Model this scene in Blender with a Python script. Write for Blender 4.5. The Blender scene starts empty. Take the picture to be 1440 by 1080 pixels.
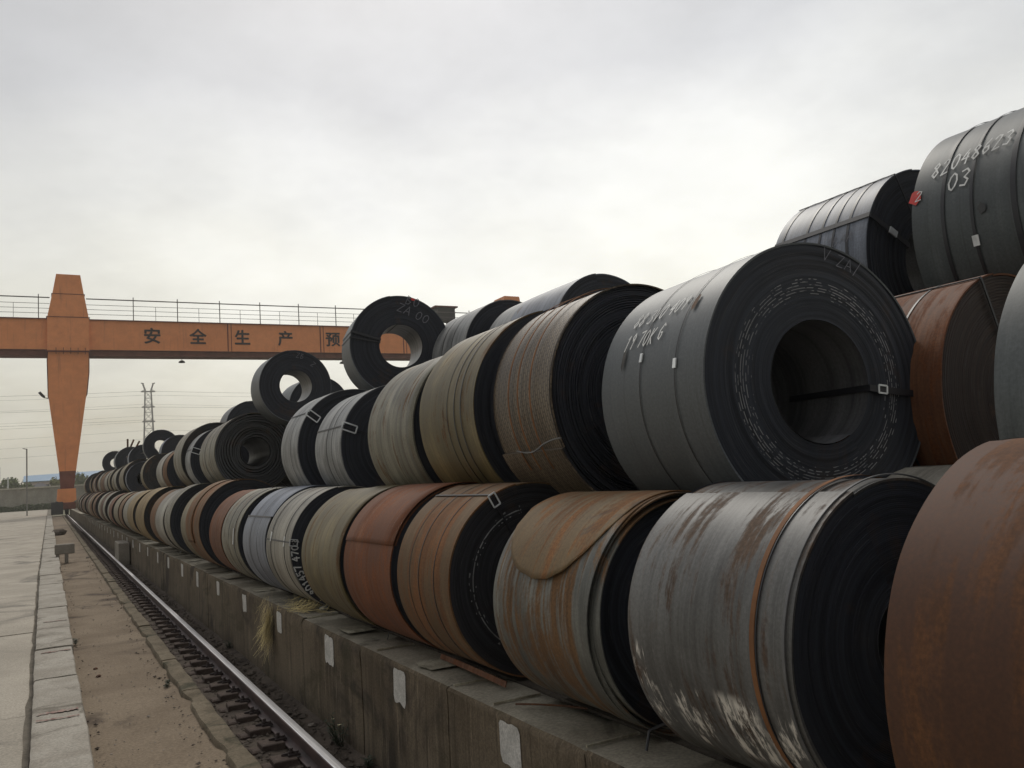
import bpy, math, random
from mathutils import Vector, Matrix, noise
random.seed(7)
sc = bpy.context.scene
COL = sc.collection
PI = math.pi
EYE = 1.95            # camera height above the bed of the crane track

# ------------------------------------------------------------------ camera
cd = bpy.data.cameras.new('camera'); cam = bpy.data.objects.new('camera', cd); COL.objects.link(cam); sc.camera = cam
FL, YAW, PITCH, ROLL = 1190.785, 0.5012996, 0.1024065, 0.0632319
cd.sensor_fit = 'HORIZONTAL'; cd.sensor_width = 36.0; cd.lens = 36.0 * FL / 1440.0
cd.clip_start = 0.05; cd.clip_end = 6000
f = Vector((math.sin(YAW)*math.cos(PITCH), math.cos(YAW)*math.cos(PITCH), math.sin(PITCH)))
r = Vector((math.cos(YAW), -math.sin(YAW), 0)); u = r.cross(f)
c_, s_ = math.cos(ROLL), math.sin(ROLL)
r2 = c_*r - s_*u; u2 = s_*r + c_*u
M = Matrix((r2, u2, -f)).transposed().to_4x4(); M.translation = Vector((0, 0, EYE)); cam.matrix_world = M

# ------------------------------------------------------------------ world: overcast sky
SUN_EL, SUN_AZ = math.radians(48), math.radians(20)      # azimuth from +Y towards +X
w = bpy.data.worlds.new("World"); sc.world = w; w.use_nodes = True
nt = w.node_tree; nt.nodes.clear()
def N(t, ty, **k):
    n = t.nodes.new(ty)
    for a, b in k.items(): setattr(n, a, b)
    return n
def L(t, a, b): t.links.new(a, b)
out = N(nt, 'ShaderNodeOutputWorld'); mixs = N(nt, 'ShaderNodeMixShader'); mixs.inputs[0].default_value = 0.93
sky = N(nt, 'ShaderNodeTexSky', sky_type='NISHITA'); sky.sun_disc = False; sky.sun_elevation = SUN_EL; sky.sun_rotation = SUN_AZ
sky.air_density = 1.5; sky.dust_density = 4
b1 = N(nt, 'ShaderNodeBackground'); b1.inputs[1].default_value = 0.10; L(nt, sky.outputs[0], b1.inputs[0])
b2 = N(nt, 'ShaderNodeBackground'); b2.inputs[1].default_value = 0.95
tc = N(nt, 'ShaderNodeTexCoord'); sep = N(nt, 'ShaderNodeSeparateXYZ'); L(nt, tc.outputs['Generated'], sep.inputs[0])
rp = N(nt, 'ShaderNodeValToRGB')           # cloud deck by height above the horizon
el = rp.color_ramp.elements
el[0].position = 0.0; el[0].color = (0.70, 0.64, 0.50, 1)
el[1].position = 1.0; el[1].color = (1.12, 1.12, 1.16, 1)
for p, c in ((0.05, (0.76, 0.73, 0.62)), (0.13, (0.86, 0.845, 0.755)), (0.22, (0.93, 0.925, 0.865)), (0.32, (0.84, 0.845, 0.825)), (0.45, (0.655, 0.665, 0.685)), (0.60, (0.62, 0.63, 0.655)), (0.80, (0.88, 0.885, 0.91))):
    e = el.new(p); e.color = (*c, 1)
# soft wobble of the height lookup so that the bands are clouds, not rings
dv = N(nt, 'ShaderNodeMath', operation='ADD'); dv.inputs[1].default_value = 0.25; L(nt, sep.outputs[2], dv.inputs[0])
mp = N(nt, 'ShaderNodeVectorMath', operation='DIVIDE'); cmb = N(nt, 'ShaderNodeCombineXYZ')
for i in range(3): L(nt, dv.outputs[0], cmb.inputs[i])
L(nt, tc.outputs['Generated'], mp.inputs[0]); L(nt, cmb.outputs[0], mp.inputs[1])
n1 = N(nt, 'ShaderNodeTexNoise'); n1.inputs['Scale'].default_value = 1.3; n1.inputs['Detail'].default_value = 5; n1.inputs['Roughness'].default_value = 0.55; n1.inputs['Distortion'].default_value = 0.4
L(nt, mp.outputs[0], n1.inputs['Vector'])
ma = N(nt, 'ShaderNodeMath', operation='MULTIPLY_ADD'); ma.inputs[1].default_value = 0.30; ma.inputs[2].default_value = -0.15; L(nt, n1.outputs['Fac'], ma.inputs[0])
ad = N(nt, 'ShaderNodeMath', operation='ADD'); L(nt, ma.outputs[0], ad.inputs[0]); L(nt, sep.outputs[2], ad.inputs[1])
L(nt, ad.outputs[0], rp.inputs[0])
n2 = N(nt, 'ShaderNodeTexNoise'); n2.inputs['Scale'].default_value = 3.2; n2.inputs['Detail'].default_value = 6; n2.inputs['Roughness'].default_value = 0.6; L(nt, mp.outputs[0], n2.inputs['Vector'])
r3 = N(nt, 'ShaderNodeMapRange'); r3.inputs[1].default_value = 0.3; r3.inputs[2].default_value = 0.7; r3.inputs[3].default_value = 0.91; r3.inputs[4].default_value = 1.08
L(nt, n2.outputs['Fac'], r3.inputs[0])
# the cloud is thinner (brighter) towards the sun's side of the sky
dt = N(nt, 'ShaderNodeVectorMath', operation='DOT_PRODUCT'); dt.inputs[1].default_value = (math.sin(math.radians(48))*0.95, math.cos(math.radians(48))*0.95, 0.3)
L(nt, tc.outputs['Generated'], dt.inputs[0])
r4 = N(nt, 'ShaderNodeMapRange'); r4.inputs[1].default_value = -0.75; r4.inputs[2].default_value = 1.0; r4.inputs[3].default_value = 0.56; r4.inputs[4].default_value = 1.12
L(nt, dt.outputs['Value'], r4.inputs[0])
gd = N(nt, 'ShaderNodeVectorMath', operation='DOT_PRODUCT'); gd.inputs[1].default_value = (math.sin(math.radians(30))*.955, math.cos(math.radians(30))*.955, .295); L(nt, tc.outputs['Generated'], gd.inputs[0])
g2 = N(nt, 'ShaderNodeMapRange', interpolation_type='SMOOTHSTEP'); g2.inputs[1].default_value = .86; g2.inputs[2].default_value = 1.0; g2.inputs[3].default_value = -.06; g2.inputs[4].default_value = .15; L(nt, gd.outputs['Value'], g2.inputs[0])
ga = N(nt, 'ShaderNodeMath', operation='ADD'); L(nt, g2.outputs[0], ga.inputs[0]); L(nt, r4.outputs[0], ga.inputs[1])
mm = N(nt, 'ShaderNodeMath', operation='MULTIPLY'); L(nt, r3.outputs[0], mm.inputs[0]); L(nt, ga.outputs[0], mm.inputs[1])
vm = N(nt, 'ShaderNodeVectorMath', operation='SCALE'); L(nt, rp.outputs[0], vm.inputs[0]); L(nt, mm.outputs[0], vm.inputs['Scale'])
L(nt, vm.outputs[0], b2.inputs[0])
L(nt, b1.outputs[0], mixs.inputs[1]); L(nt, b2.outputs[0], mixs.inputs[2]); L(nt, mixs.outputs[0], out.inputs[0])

sd = bpy.data.lights.new('sun', 'SUN'); sd.energy = 1.5; sd.angle = math.radians(22); sd.color = (1.0, 0.95, 0.86)
so = bpy.data.objects.new('sun', sd); COL.objects.link(so)
d = Vector((math.sin(SUN_AZ)*math.cos(SUN_EL), math.cos(SUN_AZ)*math.cos(SUN_EL), math.sin(SUN_EL)))
so.rotation_euler = d.to_track_quat('Z', 'Y').to_euler(); so.location = d*60

vs = sc.view_settings; vs.view_transform = 'Standard'; vs.look = 'None'; vs.exposure = 0.0; vs.gamma = 1.0; vs.use_curve_mapping = False
sc.cycles.max_bounces = 5; sc.cycles.diffuse_bounces = 3; sc.cycles.glossy_bounces = 2

# ------------------------------------------------------------------ helpers
class MB:
    def __init__(s): s.v = []; s.f = []; s.uv = []
    def add(s, vs, fs, uvs=None):
        o = len(s.v); s.v += [tuple(p) for p in vs]; s.f += [tuple(i+o for i in q) for q in fs]
        s.uv += list(uvs) if uvs is not None else [(p[0]+p[2], p[1]) for p in vs]
    def grid(s, rows, uvs=None):
        n = len(rows[0]); vs = [p for q in rows for p in q]
        fs = [(i*n+j, i*n+j+1, (i+1)*n+j+1, (i+1)*n+j) for i in range(len(rows)-1) for j in range(n-1)]
        s.add(vs, fs, [p for q in uvs for p in q] if uvs else None)
    def box(s, x0, x1, y0, y1, z0, z1, bev=0):
        if bev:
            b = bev; a = []
            for z, i in ((z0, b), (z0+b, 0), (z1-b, 0), (z1, b)):
                a.append([(x0+i, y0+i, z), (x1-i, y0+i, z), (x1-i, y1-i, z), (x0+i, y1-i, z)])
            vs = [p for q in a for p in q]; fs = [(3, 2, 1, 0), (12, 13, 14, 15)]
            for k in range(3):
                for j in range(4): fs.append((k*4+j, k*4+(j+1) % 4, k*4+4+(j+1) % 4, k*4+4+j))
            s.add(vs, fs); return
        vs = [(x0, y0, z0), (x1, y0, z0), (x1, y1, z0), (x0, y1, z0), (x0, y0, z1), (x1, y0, z1), (x1, y1, z1), (x0, y1, z1)]
        s.add(vs, [(3, 2, 1, 0), (4, 5, 6, 7), (0, 1, 5, 4), (1, 2, 6, 5), (2, 3, 7, 6), (3, 0, 4, 7)])
    def bar(s, a, b, w, h=None, n=4, up=Vector((0, 0, 1))):
        a = Vector(a); b = Vector(b); d = (b-a)
        if d.length < 1e-6: return
        d.normalize(); h = h or w
        x = d.cross(up)
        if x.length < 1e-3: x = d.cross(Vector((0, 1, 0)))
        x.normalize(); y = x.cross(d)
        k = math.sqrt(2) if n == 4 else 1
        vs = []
        for p in (a, b):
            for i in range(n):
                t = 2*PI*(i+.5)/n; vs.append(p + x*math.cos(t)*w/2*k + y*math.sin(t)*h/2*k)
        s.add(vs, [tuple(range(n))[::-1], tuple(range(n, 2*n))] + [(i, (i+1) % n, n+(i+1) % n, n+i) for i in range(n)])
    def path(s, pts, w, n=4):
        for a, b in zip(pts, pts[1:]): s.bar(a, b, w, n=n)
    def prism(s, prof, y0, y1):            # (x,z) outline pushed from y0 to y1
        n = len(prof)
        s.add([(x, y0, z) for x, z in prof] + [(x, y1, z) for x, z in prof],
              [tuple(range(n)), tuple(range(n, 2*n))[::-1]] + [(i, n+i, n+(i+1) % n, (i+1) % n) for i in range(n)])
    def build(s, name, mat, parent=None, smooth=None, loc=None):
        me = bpy.data.meshes.new(name); me.from_pydata(s.v, [], s.f); me.update()
        ul = me.uv_layers.new(name='UVMap'); idx = [0]*len(me.loops); me.loops.foreach_get('vertex_index', idx)
        buf = []
        for i in idx: buf += s.uv[i]
        ul.data.foreach_set('uv', buf)
        if mat: me.materials.append(mat)
        if smooth is not None:
            me.polygons.foreach_set('use_smooth', [True]*len(me.polygons)); me.set_sharp_from_angle(angle=math.radians(smooth))
        o = bpy.data.objects.new(name, me); COL.objects.link(o)
        if parent: o.parent = parent
        if loc: o.location = loc
        return o
def tag(o, label=None, cat=None, group=None, kind=None):
    if label: o['label'] = label
    if cat: o['category'] = cat
    if group: o['group'] = group
    if kind: o['kind'] = kind
    return o
def empty(name, loc=(0, 0, 0), rz=0):
    o = bpy.data.objects.new(name, None); COL.objects.link(o); o.location = loc; o.rotation_euler = (0, 0, rz); o.empty_display_size = .2; return o

# ------------------------------------------------------------------ materials
def S(c): return tuple(c) + (1,)
def base_mat(name, rough=.6, spec=.5, metal=0):
    m = bpy.data.materials.new(name); m.use_nodes = True; t = m.node_tree; b = t.nodes['Principled BSDF']
    b.inputs['Roughness'].default_value = rough; b.inputs['Specular IOR Level'].default_value = spec; b.inputs['Metallic'].default_value = metal
    return m, t, b
def noi(t, vec, sx=1, sy=1, sz=1, scale=1, det=4, rough=.55, dist=0, off=0):
    mp = N(t, 'ShaderNodeMapping'); mp.inputs['Scale'].default_value = (sx, sy, sz); mp.inputs['Location'].default_value = (off, off*1.7, off*.6); L(t, vec, mp.inputs[0])
    n = N(t, 'ShaderNodeTexNoise'); n.inputs['Scale'].default_value = scale; n.inputs['Detail'].default_value = det; n.inputs['Roughness'].default_value = rough; n.inputs['Distortion'].default_value = dist
    L(t, mp.outputs[0], n.inputs['Vector']); return n.outputs['Fac']
def ramp(t, fac, a, b, ca=0, cb=1):
    r = N(t, 'ShaderNodeMapRange', interpolation_type='SMOOTHSTEP'); r.inputs[1].default_value = a; r.inputs[2].default_value = b; r.inputs[3].default_value = ca; r.inputs[4].default_value = cb
    L(t, fac, r.inputs[0]); return r.outputs[0]
def mixc(t, fac, a, b, mode='MIX'):
    m = N(t, 'ShaderNodeMix', data_type='RGBA', blend_type=mode)
    for i, x in ((0, fac), (6, a), (7, b)):
        if isinstance(x, (int, float)): m.inputs[i].default_value = x
        elif isinstance(x, tuple): m.inputs[i].default_value = S(x[:3])
        else: L(t, x, m.inputs[i])
    return m.outputs[2]
def mth(t, op, a, b=0.0, c=None):
    m = N(t, 'ShaderNodeMath', operation=op)
    for i, x in enumerate((a, b) if c is None else (a, b, c)):
        if isinstance(x, (int, float)): m.inputs[i].default_value = x
        else: L(t, x, m.inputs[i])
    return m.outputs[0]
def bump(t, b, h, st=.3, dist=.01):
    n = N(t, 'ShaderNodeBump'); n.inputs['Strength'].default_value = st; n.inputs['Distance'].default_value = dist; L(t, h, n.inputs['Height']); L(t, n.outputs[0], b.inputs['Normal'])

def steel_mat(name, c1, c2, rust=(.16, .06, .025), ra=.3, seed=0, rough=.5, smudge=None, checker=False, streak=1.0, stains=True):
    """sheet steel with scale, circumferential streaks and rust; UV = (arc length, axial) in metres"""
    m, t, b = base_mat(name, rough, .5)
    uv = N(t, 'ShaderNodeUVMap').outputs[0]
    st = noi(t, uv, .5, 16, 1, 1, 5, .65, off=seed)               # streaks round the coil
    st2 = noi(t, uv, .25, 55, 1, 1, 4, .7, off=seed+3)
    pa = noi(t, uv, 1.6, 2.2, 1, 1, 5, .6, .6, off=seed+9)       # patches
    fi = noi(t, uv, 1, 1, 1, 70, 4, .7, off=seed)                 # grain
    a = mth(t, 'ADD', mth(t, 'MULTIPLY', st, .55*streak), mth(t, 'MULTIPLY', pa, .6))
    a = mth(t, 'ADD', a, mth(t, 'MULTIPLY', st2, .22*streak))
    col = mixc(t, ramp(t, a, .52, .86), tuple(x*.85 for x in c1), tuple(x*1.08 for x in c2))
    # rust: patches dragged round the coil
    rn = mth(t, 'ADD', mth(t, 'MULTIPLY', noi(t, uv, 1.1, 3.2, 1, 1.3, 10, .74, .6, off=seed+21), .62), mth(t, 'MULTIPLY', noi(t, uv, .5, 22, 1, 1, 4, .6, off=seed+31), .38))
    rm = ramp(t, rn, .63-.26*ra, .73-.26*ra)
    rc = mixc(t, fi, tuple(x*.55 for x in rust), tuple(min(1, x*1.35) for x in rust))
    rc = mixc(t, ramp(t, noi(t, uv, 3, 8, 1, 1, 4, .6, off=seed+50), .4, .7), rc, tuple(x*.6 for x in rust))
    col = mixc(t, rm, col, rc)
    if checker:
        w1 = N(t, 'ShaderNodeTexBrick'); w1.offset = .5; w1.inputs['Scale'].default_value = 1.0
        w1.inputs['Color1'].default_value = (1, 1, 1, 1); w1.inputs['Color2'].default_value = (1, 1, 1, 1); w1.inputs['Mortar'].default_value = (0, 0, 0, 1)
        w1.inputs['Mortar Size'].default_value = .007; w1.inputs['Mortar Smooth'].default_value = .4; w1.inputs['Brick Width'].default_value = .055; w1.inputs['Row Height'].default_value = .022
        mp = N(t, 'ShaderNodeMapping'); mp.inputs['Rotation'].default_value = (0, 0, .12); L(t, uv, mp.inputs[0]); L(t, mp.outputs[0], w1.inputs[0])
        ck = N(t, 'ShaderNodeRGBToBW'); L(t, w1.outputs[0], ck.inputs[0])
        col = mixc(t, ck.outputs[0], mixc(t, 0.6, col, (.03, .024, .02)), col)
    col = mixc(t, ramp(t, fi, .3, .75), mixc(t, 1.0, col, (.72, .72, .72), 'MULTIPLY'), mixc(t, 1.0, col, (1.08, 1.08, 1.08), 'MULTIPLY'))
    dk = ramp(t, noi(t, uv, .35, 30, 1, 1, 3, .6, off=seed+60), .56, .68); col = mixc(t, mth(t, 'MULTIPLY', dk, .45*streak), col, mixc(t, 1.0, col, (.45, .42, .40), 'MULTIPLY'))
    lg = ramp(t, noi(t, uv, 1.3, 1.0, 1, 1, 2, .5, 1.5, off=seed+66), .35, .65); col = mixc(t, mth(t, 'MULTIPLY', lg, .5), col, mixc(t, 1.0, col, (.70, .68, .66), 'MULTIPLY'))
    if stains:
        sm = ramp(t, noi(t, uv, 2.2, 3.1, 1, 1, 3, .5, 1.2, off=seed+70), .70, .76)
        col = mixc(t, mth(t, 'MULTIPLY', sm, .7), col, (.075, .05, .035))
        sc_ = ramp(t, noi(t, uv, .9, 45, 1, 1, 3, .8, off=seed+77), .70, .76)
        col = mixc(t, mth(t, 'MULTIPLY', sc_, .35), col, (.42, .41, .38))
    if smudge:                    # white lettering rubbed off against the wall: (u0,u1,v0,v1)
        sp = N(t, 'ShaderNodeSeparateXYZ'); L(t, uv, sp.inputs[0])
        for (u0, u1, v0, v1, dens, of) in smudge:
            q = mth(t, 'MULTIPLY', mth(t, 'MULTIPLY', ramp(t, sp.outputs[0], u0-.03, u0+.02), ramp(t, sp.outputs[0], u1-.02, u1+.03, 1, 0)),
                    mth(t, 'MULTIPLY', ramp(t, sp.outputs[1], v0-.02, v0+.015), ramp(t, sp.outputs[1], v1-.015, v1+.02, 1, 0)))
            k1 = noi(t, uv, 9, 42, 1, 1, 5, .75, .5, off=of); k2 = noi(t, uv, 7, 9, 1, 1, 3, .6, off=of+5)
            k = mth(t, 'ADD', mth(t, 'MULTIPLY', k1, .6), mth(t, 'MULTIPLY', k2, .4))
            col = mixc(t, mth(t, 'MULTIPLY', q, ramp(t, k, .60-dens, .70-dens)), col, (.74, .70, .63))
    L(t, col, b.inputs['Base Color'])
    rr = mth(t, 'ADD', ramp(t, rm, 0, 1, rough-.05, .85), mth(t, 'MULTIPLY', fi, .1)); L(t, rr, b.inputs['Roughness'])
    hb = mth(t, 'ADD', mth(t, 'MULTIPLY', noi(t, uv, 1.2, 7, 1, 1, 3, .5, off=seed+90), 1.0), mth(t, 'MULTIPLY', fi, .05))
    if checker: hb = mth(t, 'ADD', mth(t, 'MULTIPLY', hb, .3), ck.outputs[0])
    bump(t, b, hb, .16 if not checker else .35, .012 if not checker else .006)
    return m

def face_mat(name, c=(.022, .023, .028), seed=0, marks=None, dusty=.15):
    """ends of the wraps: dark, rings by radius; UV = (angle, radius)"""
    m, t, b = base_mat(name, .62, .35)
    uv = N(t, 'ShaderNodeUVMap').outputs[0]
    a = noi(t, uv, .35, 60, 1, 1, 4, .7, off=seed); p = noi(t, uv, .8, 6, 1, 1, 4, .6, off=seed+4)
    col = mixc(t, ramp(t, a, .3, .75), tuple(x*.55 for x in c), tuple(x*1.5 for x in c))
    col = mixc(t, mth(t, 'MULTIPLY', ramp(t, p, .5, .8), dusty), col, (.10, .075, .055))
    gl = noi(t, uv, 2.2, 210, 1, 1, 2, .6, off=seed+14); col = mixc(t, mth(t, 'MULTIPLY', ramp(t, gl, .62, .70), .55), col, (.085, .085, .088))  # thin pale rings: glints on the wrap edges, painted into the colour
    ru = mth(t, 'MULTIPLY', ramp(t, noi(t, uv, 1.3, 3, 1, 1, 8, .7, .5, off=seed+18), .56, .66), dusty*1.6); col = mixc(t, ru, col, (.085, .045, .025))
    if marks:
        sp = N(t, 'ShaderNodeSeparateXYZ'); L(t, uv, sp.inputs[0])
        for (r0, r1, den, of, a0, a1) in marks:
            q = mth(t, 'MULTIPLY', ramp(t, sp.outputs[1], r0-.0012, r0), ramp(t, sp.outputs[1], r1, r1+.0012, 1, 0))
            q = mth(t, 'MULTIPLY', q, mth(t, 'MULTIPLY', ramp(t, sp.outputs[0], a0, a0+.2), ramp(t, sp.outputs[0], a1-.2, a1, 1, 0)))
            vo = noi(t, uv, 16, 60, 1, 1, 1, .4, off=of)
            col = mixc(t, mth(t, 'MULTIPLY', q, mth(t, 'MULTIPLY', ramp(t, vo, den, den+.05), ramp(t, p, .30, .62, .30, 1))), col, (.34, .34, .335))
    L(t, col, b.inputs['Base Color']); bump(t, b, a, .25, .004)
    return m

def rough_mat(name, c1, c2, scale=3, grain=40, rough=.9, c3=None, c3a=.6, bst=.5, bd=.02, streak=False, spec=.25, coord='Object', gr=.62):
    m, t, b = base_mat(name, rough, spec)
    co = N(t, 'ShaderNodeTexCoord').outputs[coord]
    a = noi(t, co, 1, 1, 1, scale, 6, .6, .4); g = noi(t, co, 1, 1, 1, grain, 4, .7)
    col = mixc(t, ramp(t, a, .3, .7), c1, c2)
    if c3:
        k = noi(t, co, 1, 1, 1, scale*.6, 5, .65, 1.0, off=7); col = mixc(t, ramp(t, k, c3a-.06, c3a+.08), col, c3)
    if streak:
        k = noi(t, co, 1, 26, 1.4, 1, 6, .72, off=2); col = mixc(t, mth(t, 'MULTIPLY', ramp(t, k, .53, .72), .8), col, tuple(x*1.8 for x in c2))
        k = noi(t, co, 1, 13, .5, 1, 5, .65, off=12); col = mixc(t, mth(t, 'MULTIPLY', ramp(t, k, .48, .66), .6), col, tuple(x*.5 for x in c1))
        k = noi(t, co, .5, .8, 2.0, 1.4, 6, .7, .7, off=22); col = mixc(t, mth(t, 'MULTIPLY', ramp(t, k, .52, .64), .45), col, (.05, .045, .022))
    col = mixc(t, ramp(t, g, .25, .8), mixc(t, 1.0, col, (gr, gr, gr), 'MULTIPLY'), mixc(t, 1.0, col, (1.12, 1.12, 1.12), 'MULTIPLY'))
    L(t, col, b.inputs['Base Color']); bump(t, b, mth(t, 'ADD', a, mth(t, 'MULTIPLY', g, .35)), bst, bd)
    return m
def flat_mat(name, c, rough=.6, metal=0, spec=.5): 
    m, t, b = base_mat(name, rough, spec, metal)
    co = N(t, 'ShaderNodeTexCoord').outputs['Object']; g = noi(t, co, 1, 1, 1, 9, 5, .6)
    L(t, mixc(t, ramp(t, g, .3, .7), tuple(x*.75 for x in c), tuple(min(1, x*1.15) for x in c)), b.inputs['Base Color']); return m

GREY = dict(c1=(.105, .108, .108), c2=(.23, .232, .228), rust=(.15, .085, .05), ra=.12)
MS = {}
def SM(key, **k):
    if key not in MS: MS[key] = steel_mat('steel_'+key, **k)
    return MS[key]
face_dark = face_mat('wrap_edges_dark', c=(.027, .030, .039), seed=1, dusty=.18)
face_far = face_mat('wrap_edges_dusty', c=(.028, .027, .028), seed=5, dusty=.4)
face_loose = face_mat('wrap_edges_loose', c=(.065, .068, .072), seed=12, dusty=.3)
face_rust = face_mat('wrap_edges_rusty', c=(.030, .018, .013), seed=8, dusty=.3)
bore_m = steel_mat('bore_steel', (.09, .093, .10), (.20, .20, .205), ra=.05, seed=44, rough=.36)
bore_light = steel_mat('bore_steel_pale', (.12, .12, .12), (.25, .24, .23), ra=.1, seed=47, rough=.42)
strap_m = flat_mat('strap_steel_dark', (.018, .018, .022), .45)
strap_rust = flat_mat('strap_steel_rusty', (.20, .085, .03), .8)
strap_grey = flat_mat('strap_steel_grey', (.12, .12, .12), .5)
seal_m = flat_mat('seal_zinc', (.78, .80, .80), .35, .3)
chalk_m = flat_mat('chalk', (.72, .72, .70), .95, 0, .1)
chalk_dim = flat_mat('chalk_faint', (.20, .20, .22), .95, 0, .1)
red_paint = flat_mat('red_paint', (.55, .035, .025), .6)
stencil_m = flat_mat('stencil_paint', (.62, .62, .60), .8)

# ------------------------------------------------------------------ handwriting strokes (unit cell 1 x 1.5)
GL = {
'0': [[(.5,1.5),(.15,1.2),(.05,.7),(.2,.2),(.5,0),(.8,.25),(.95,.75),(.85,1.25),(.5,1.5)]],
'1': [[(.3,1.2),(.6,1.5),(.5,0)]],
'2': [[(.1,1.2),(.4,1.5),(.8,1.35),(.8,1.0),(.1,0),(.95,.05)]],
'3': [[(.1,1.4),(.6,1.5),(.9,1.15),(.45,.8),(.9,.45),(.6,.02),(.05,.15)]],
'4': [[(.7,1.5),(.05,.6),(.95,.6)],[(.75,1.1),(.65,0)]],
'5': [[(.9,1.5),(.2,1.45),(.15,.9),(.6,.95),(.9,.55),(.6,.05),(.05,.1)]],
'6': [[(.8,1.45),(.3,1.0),(.1,.4),(.4,0),(.85,.25),(.75,.7),(.2,.6)]],
'7': [[(.05,1.4),(.95,1.5),(.4,0)]],
'8': [[(.5,.8),(.15,1.15),(.5,1.5),(.85,1.15),(.5,.8),(.1,.35),(.5,0),(.9,.35),(.5,.8)]],
'9': [[(.85,1.1),(.5,1.5),(.15,1.15),(.5,.8),(.85,1.15),(.6,0)]],
'K': [[(.15,1.5),(.1,0)],[(.9,1.5),(.15,.7),(.9,0)]],
'G': [[(.9,1.25),(.5,1.5),(.1,.9),(.2,.2),(.6,0),(.85,.3),(.85,.65),(.5,.65)]],
'A': [[(0,0),(.5,1.5),(1,0)],[(.2,.55),(.8,.55)]],
'Z': [[(.05,1.45),(.95,1.5),(.1,0),(.95,.05)]],
'B': [[(.1,0),(.1,1.5),(.7,1.3),(.1,.8),(.85,.5),(.6,.05),(.1,0)]],
'V': [[(0,1.5),(.45,0),(.95,1.5)]],
'H': [[(.1,1.5),(.1,0)],[(.9,1.5),(.9,0)],[(.1,.75),(.9,.75)]],
'/': [[(.8,1.6),(.1,-.4)]],
}
def strokes(text, h, slant=.15, gap=1.35, jit=.05, rnd=random.Random(3), xs=1.0):
    out = []; x = 0; k = h/1.5
    for ch in text:
        if ch != ' ':
            dy = rnd.uniform(-jit, jit)*2
            for s in GL[ch]:
                out.append([((x+a+slant*b+rnd.uniform(-jit, jit)*.6)*k*xs, (b+dy)*k) for a, b in s])
        x += gap if ch != ' ' else .8
    return out, x*k*xs
def ribbon(mb, pts, w, f3):
    """pts 2D polyline -> flat strip; f3 maps 2D to 3D on the surface"""
    fine = []
    for a, b in zip(pts, pts[1:]):
        n = max(1, int(math.dist(a, b)/.03))
        fine += [(a[0]+(b[0]-a[0])*i/n, a[1]+(b[1]-a[1])*i/n) for i in range(n)]
    fine.append(pts[-1])
    for a, b in zip(fine, fine[1:]):
        dx, dy = b[0]-a[0], b[1]-a[1]; l = math.hypot(dx, dy) or 1; nx, ny = -dy/l*w/2, dx/l*w/2; ex, ey = dx/l*w*.3, dy/l*w*.3
        q = [(a[0]+nx-ex, a[1]+ny-ey), (a[0]-nx-ex, a[1]-ny-ey), (b[0]-nx+ex, b[1]-ny+ey), (b[0]+nx+ex, b[1]+ny+ey)]
        mb.add([f3(*p) for p in q], [(0, 1, 2, 3)])

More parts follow.
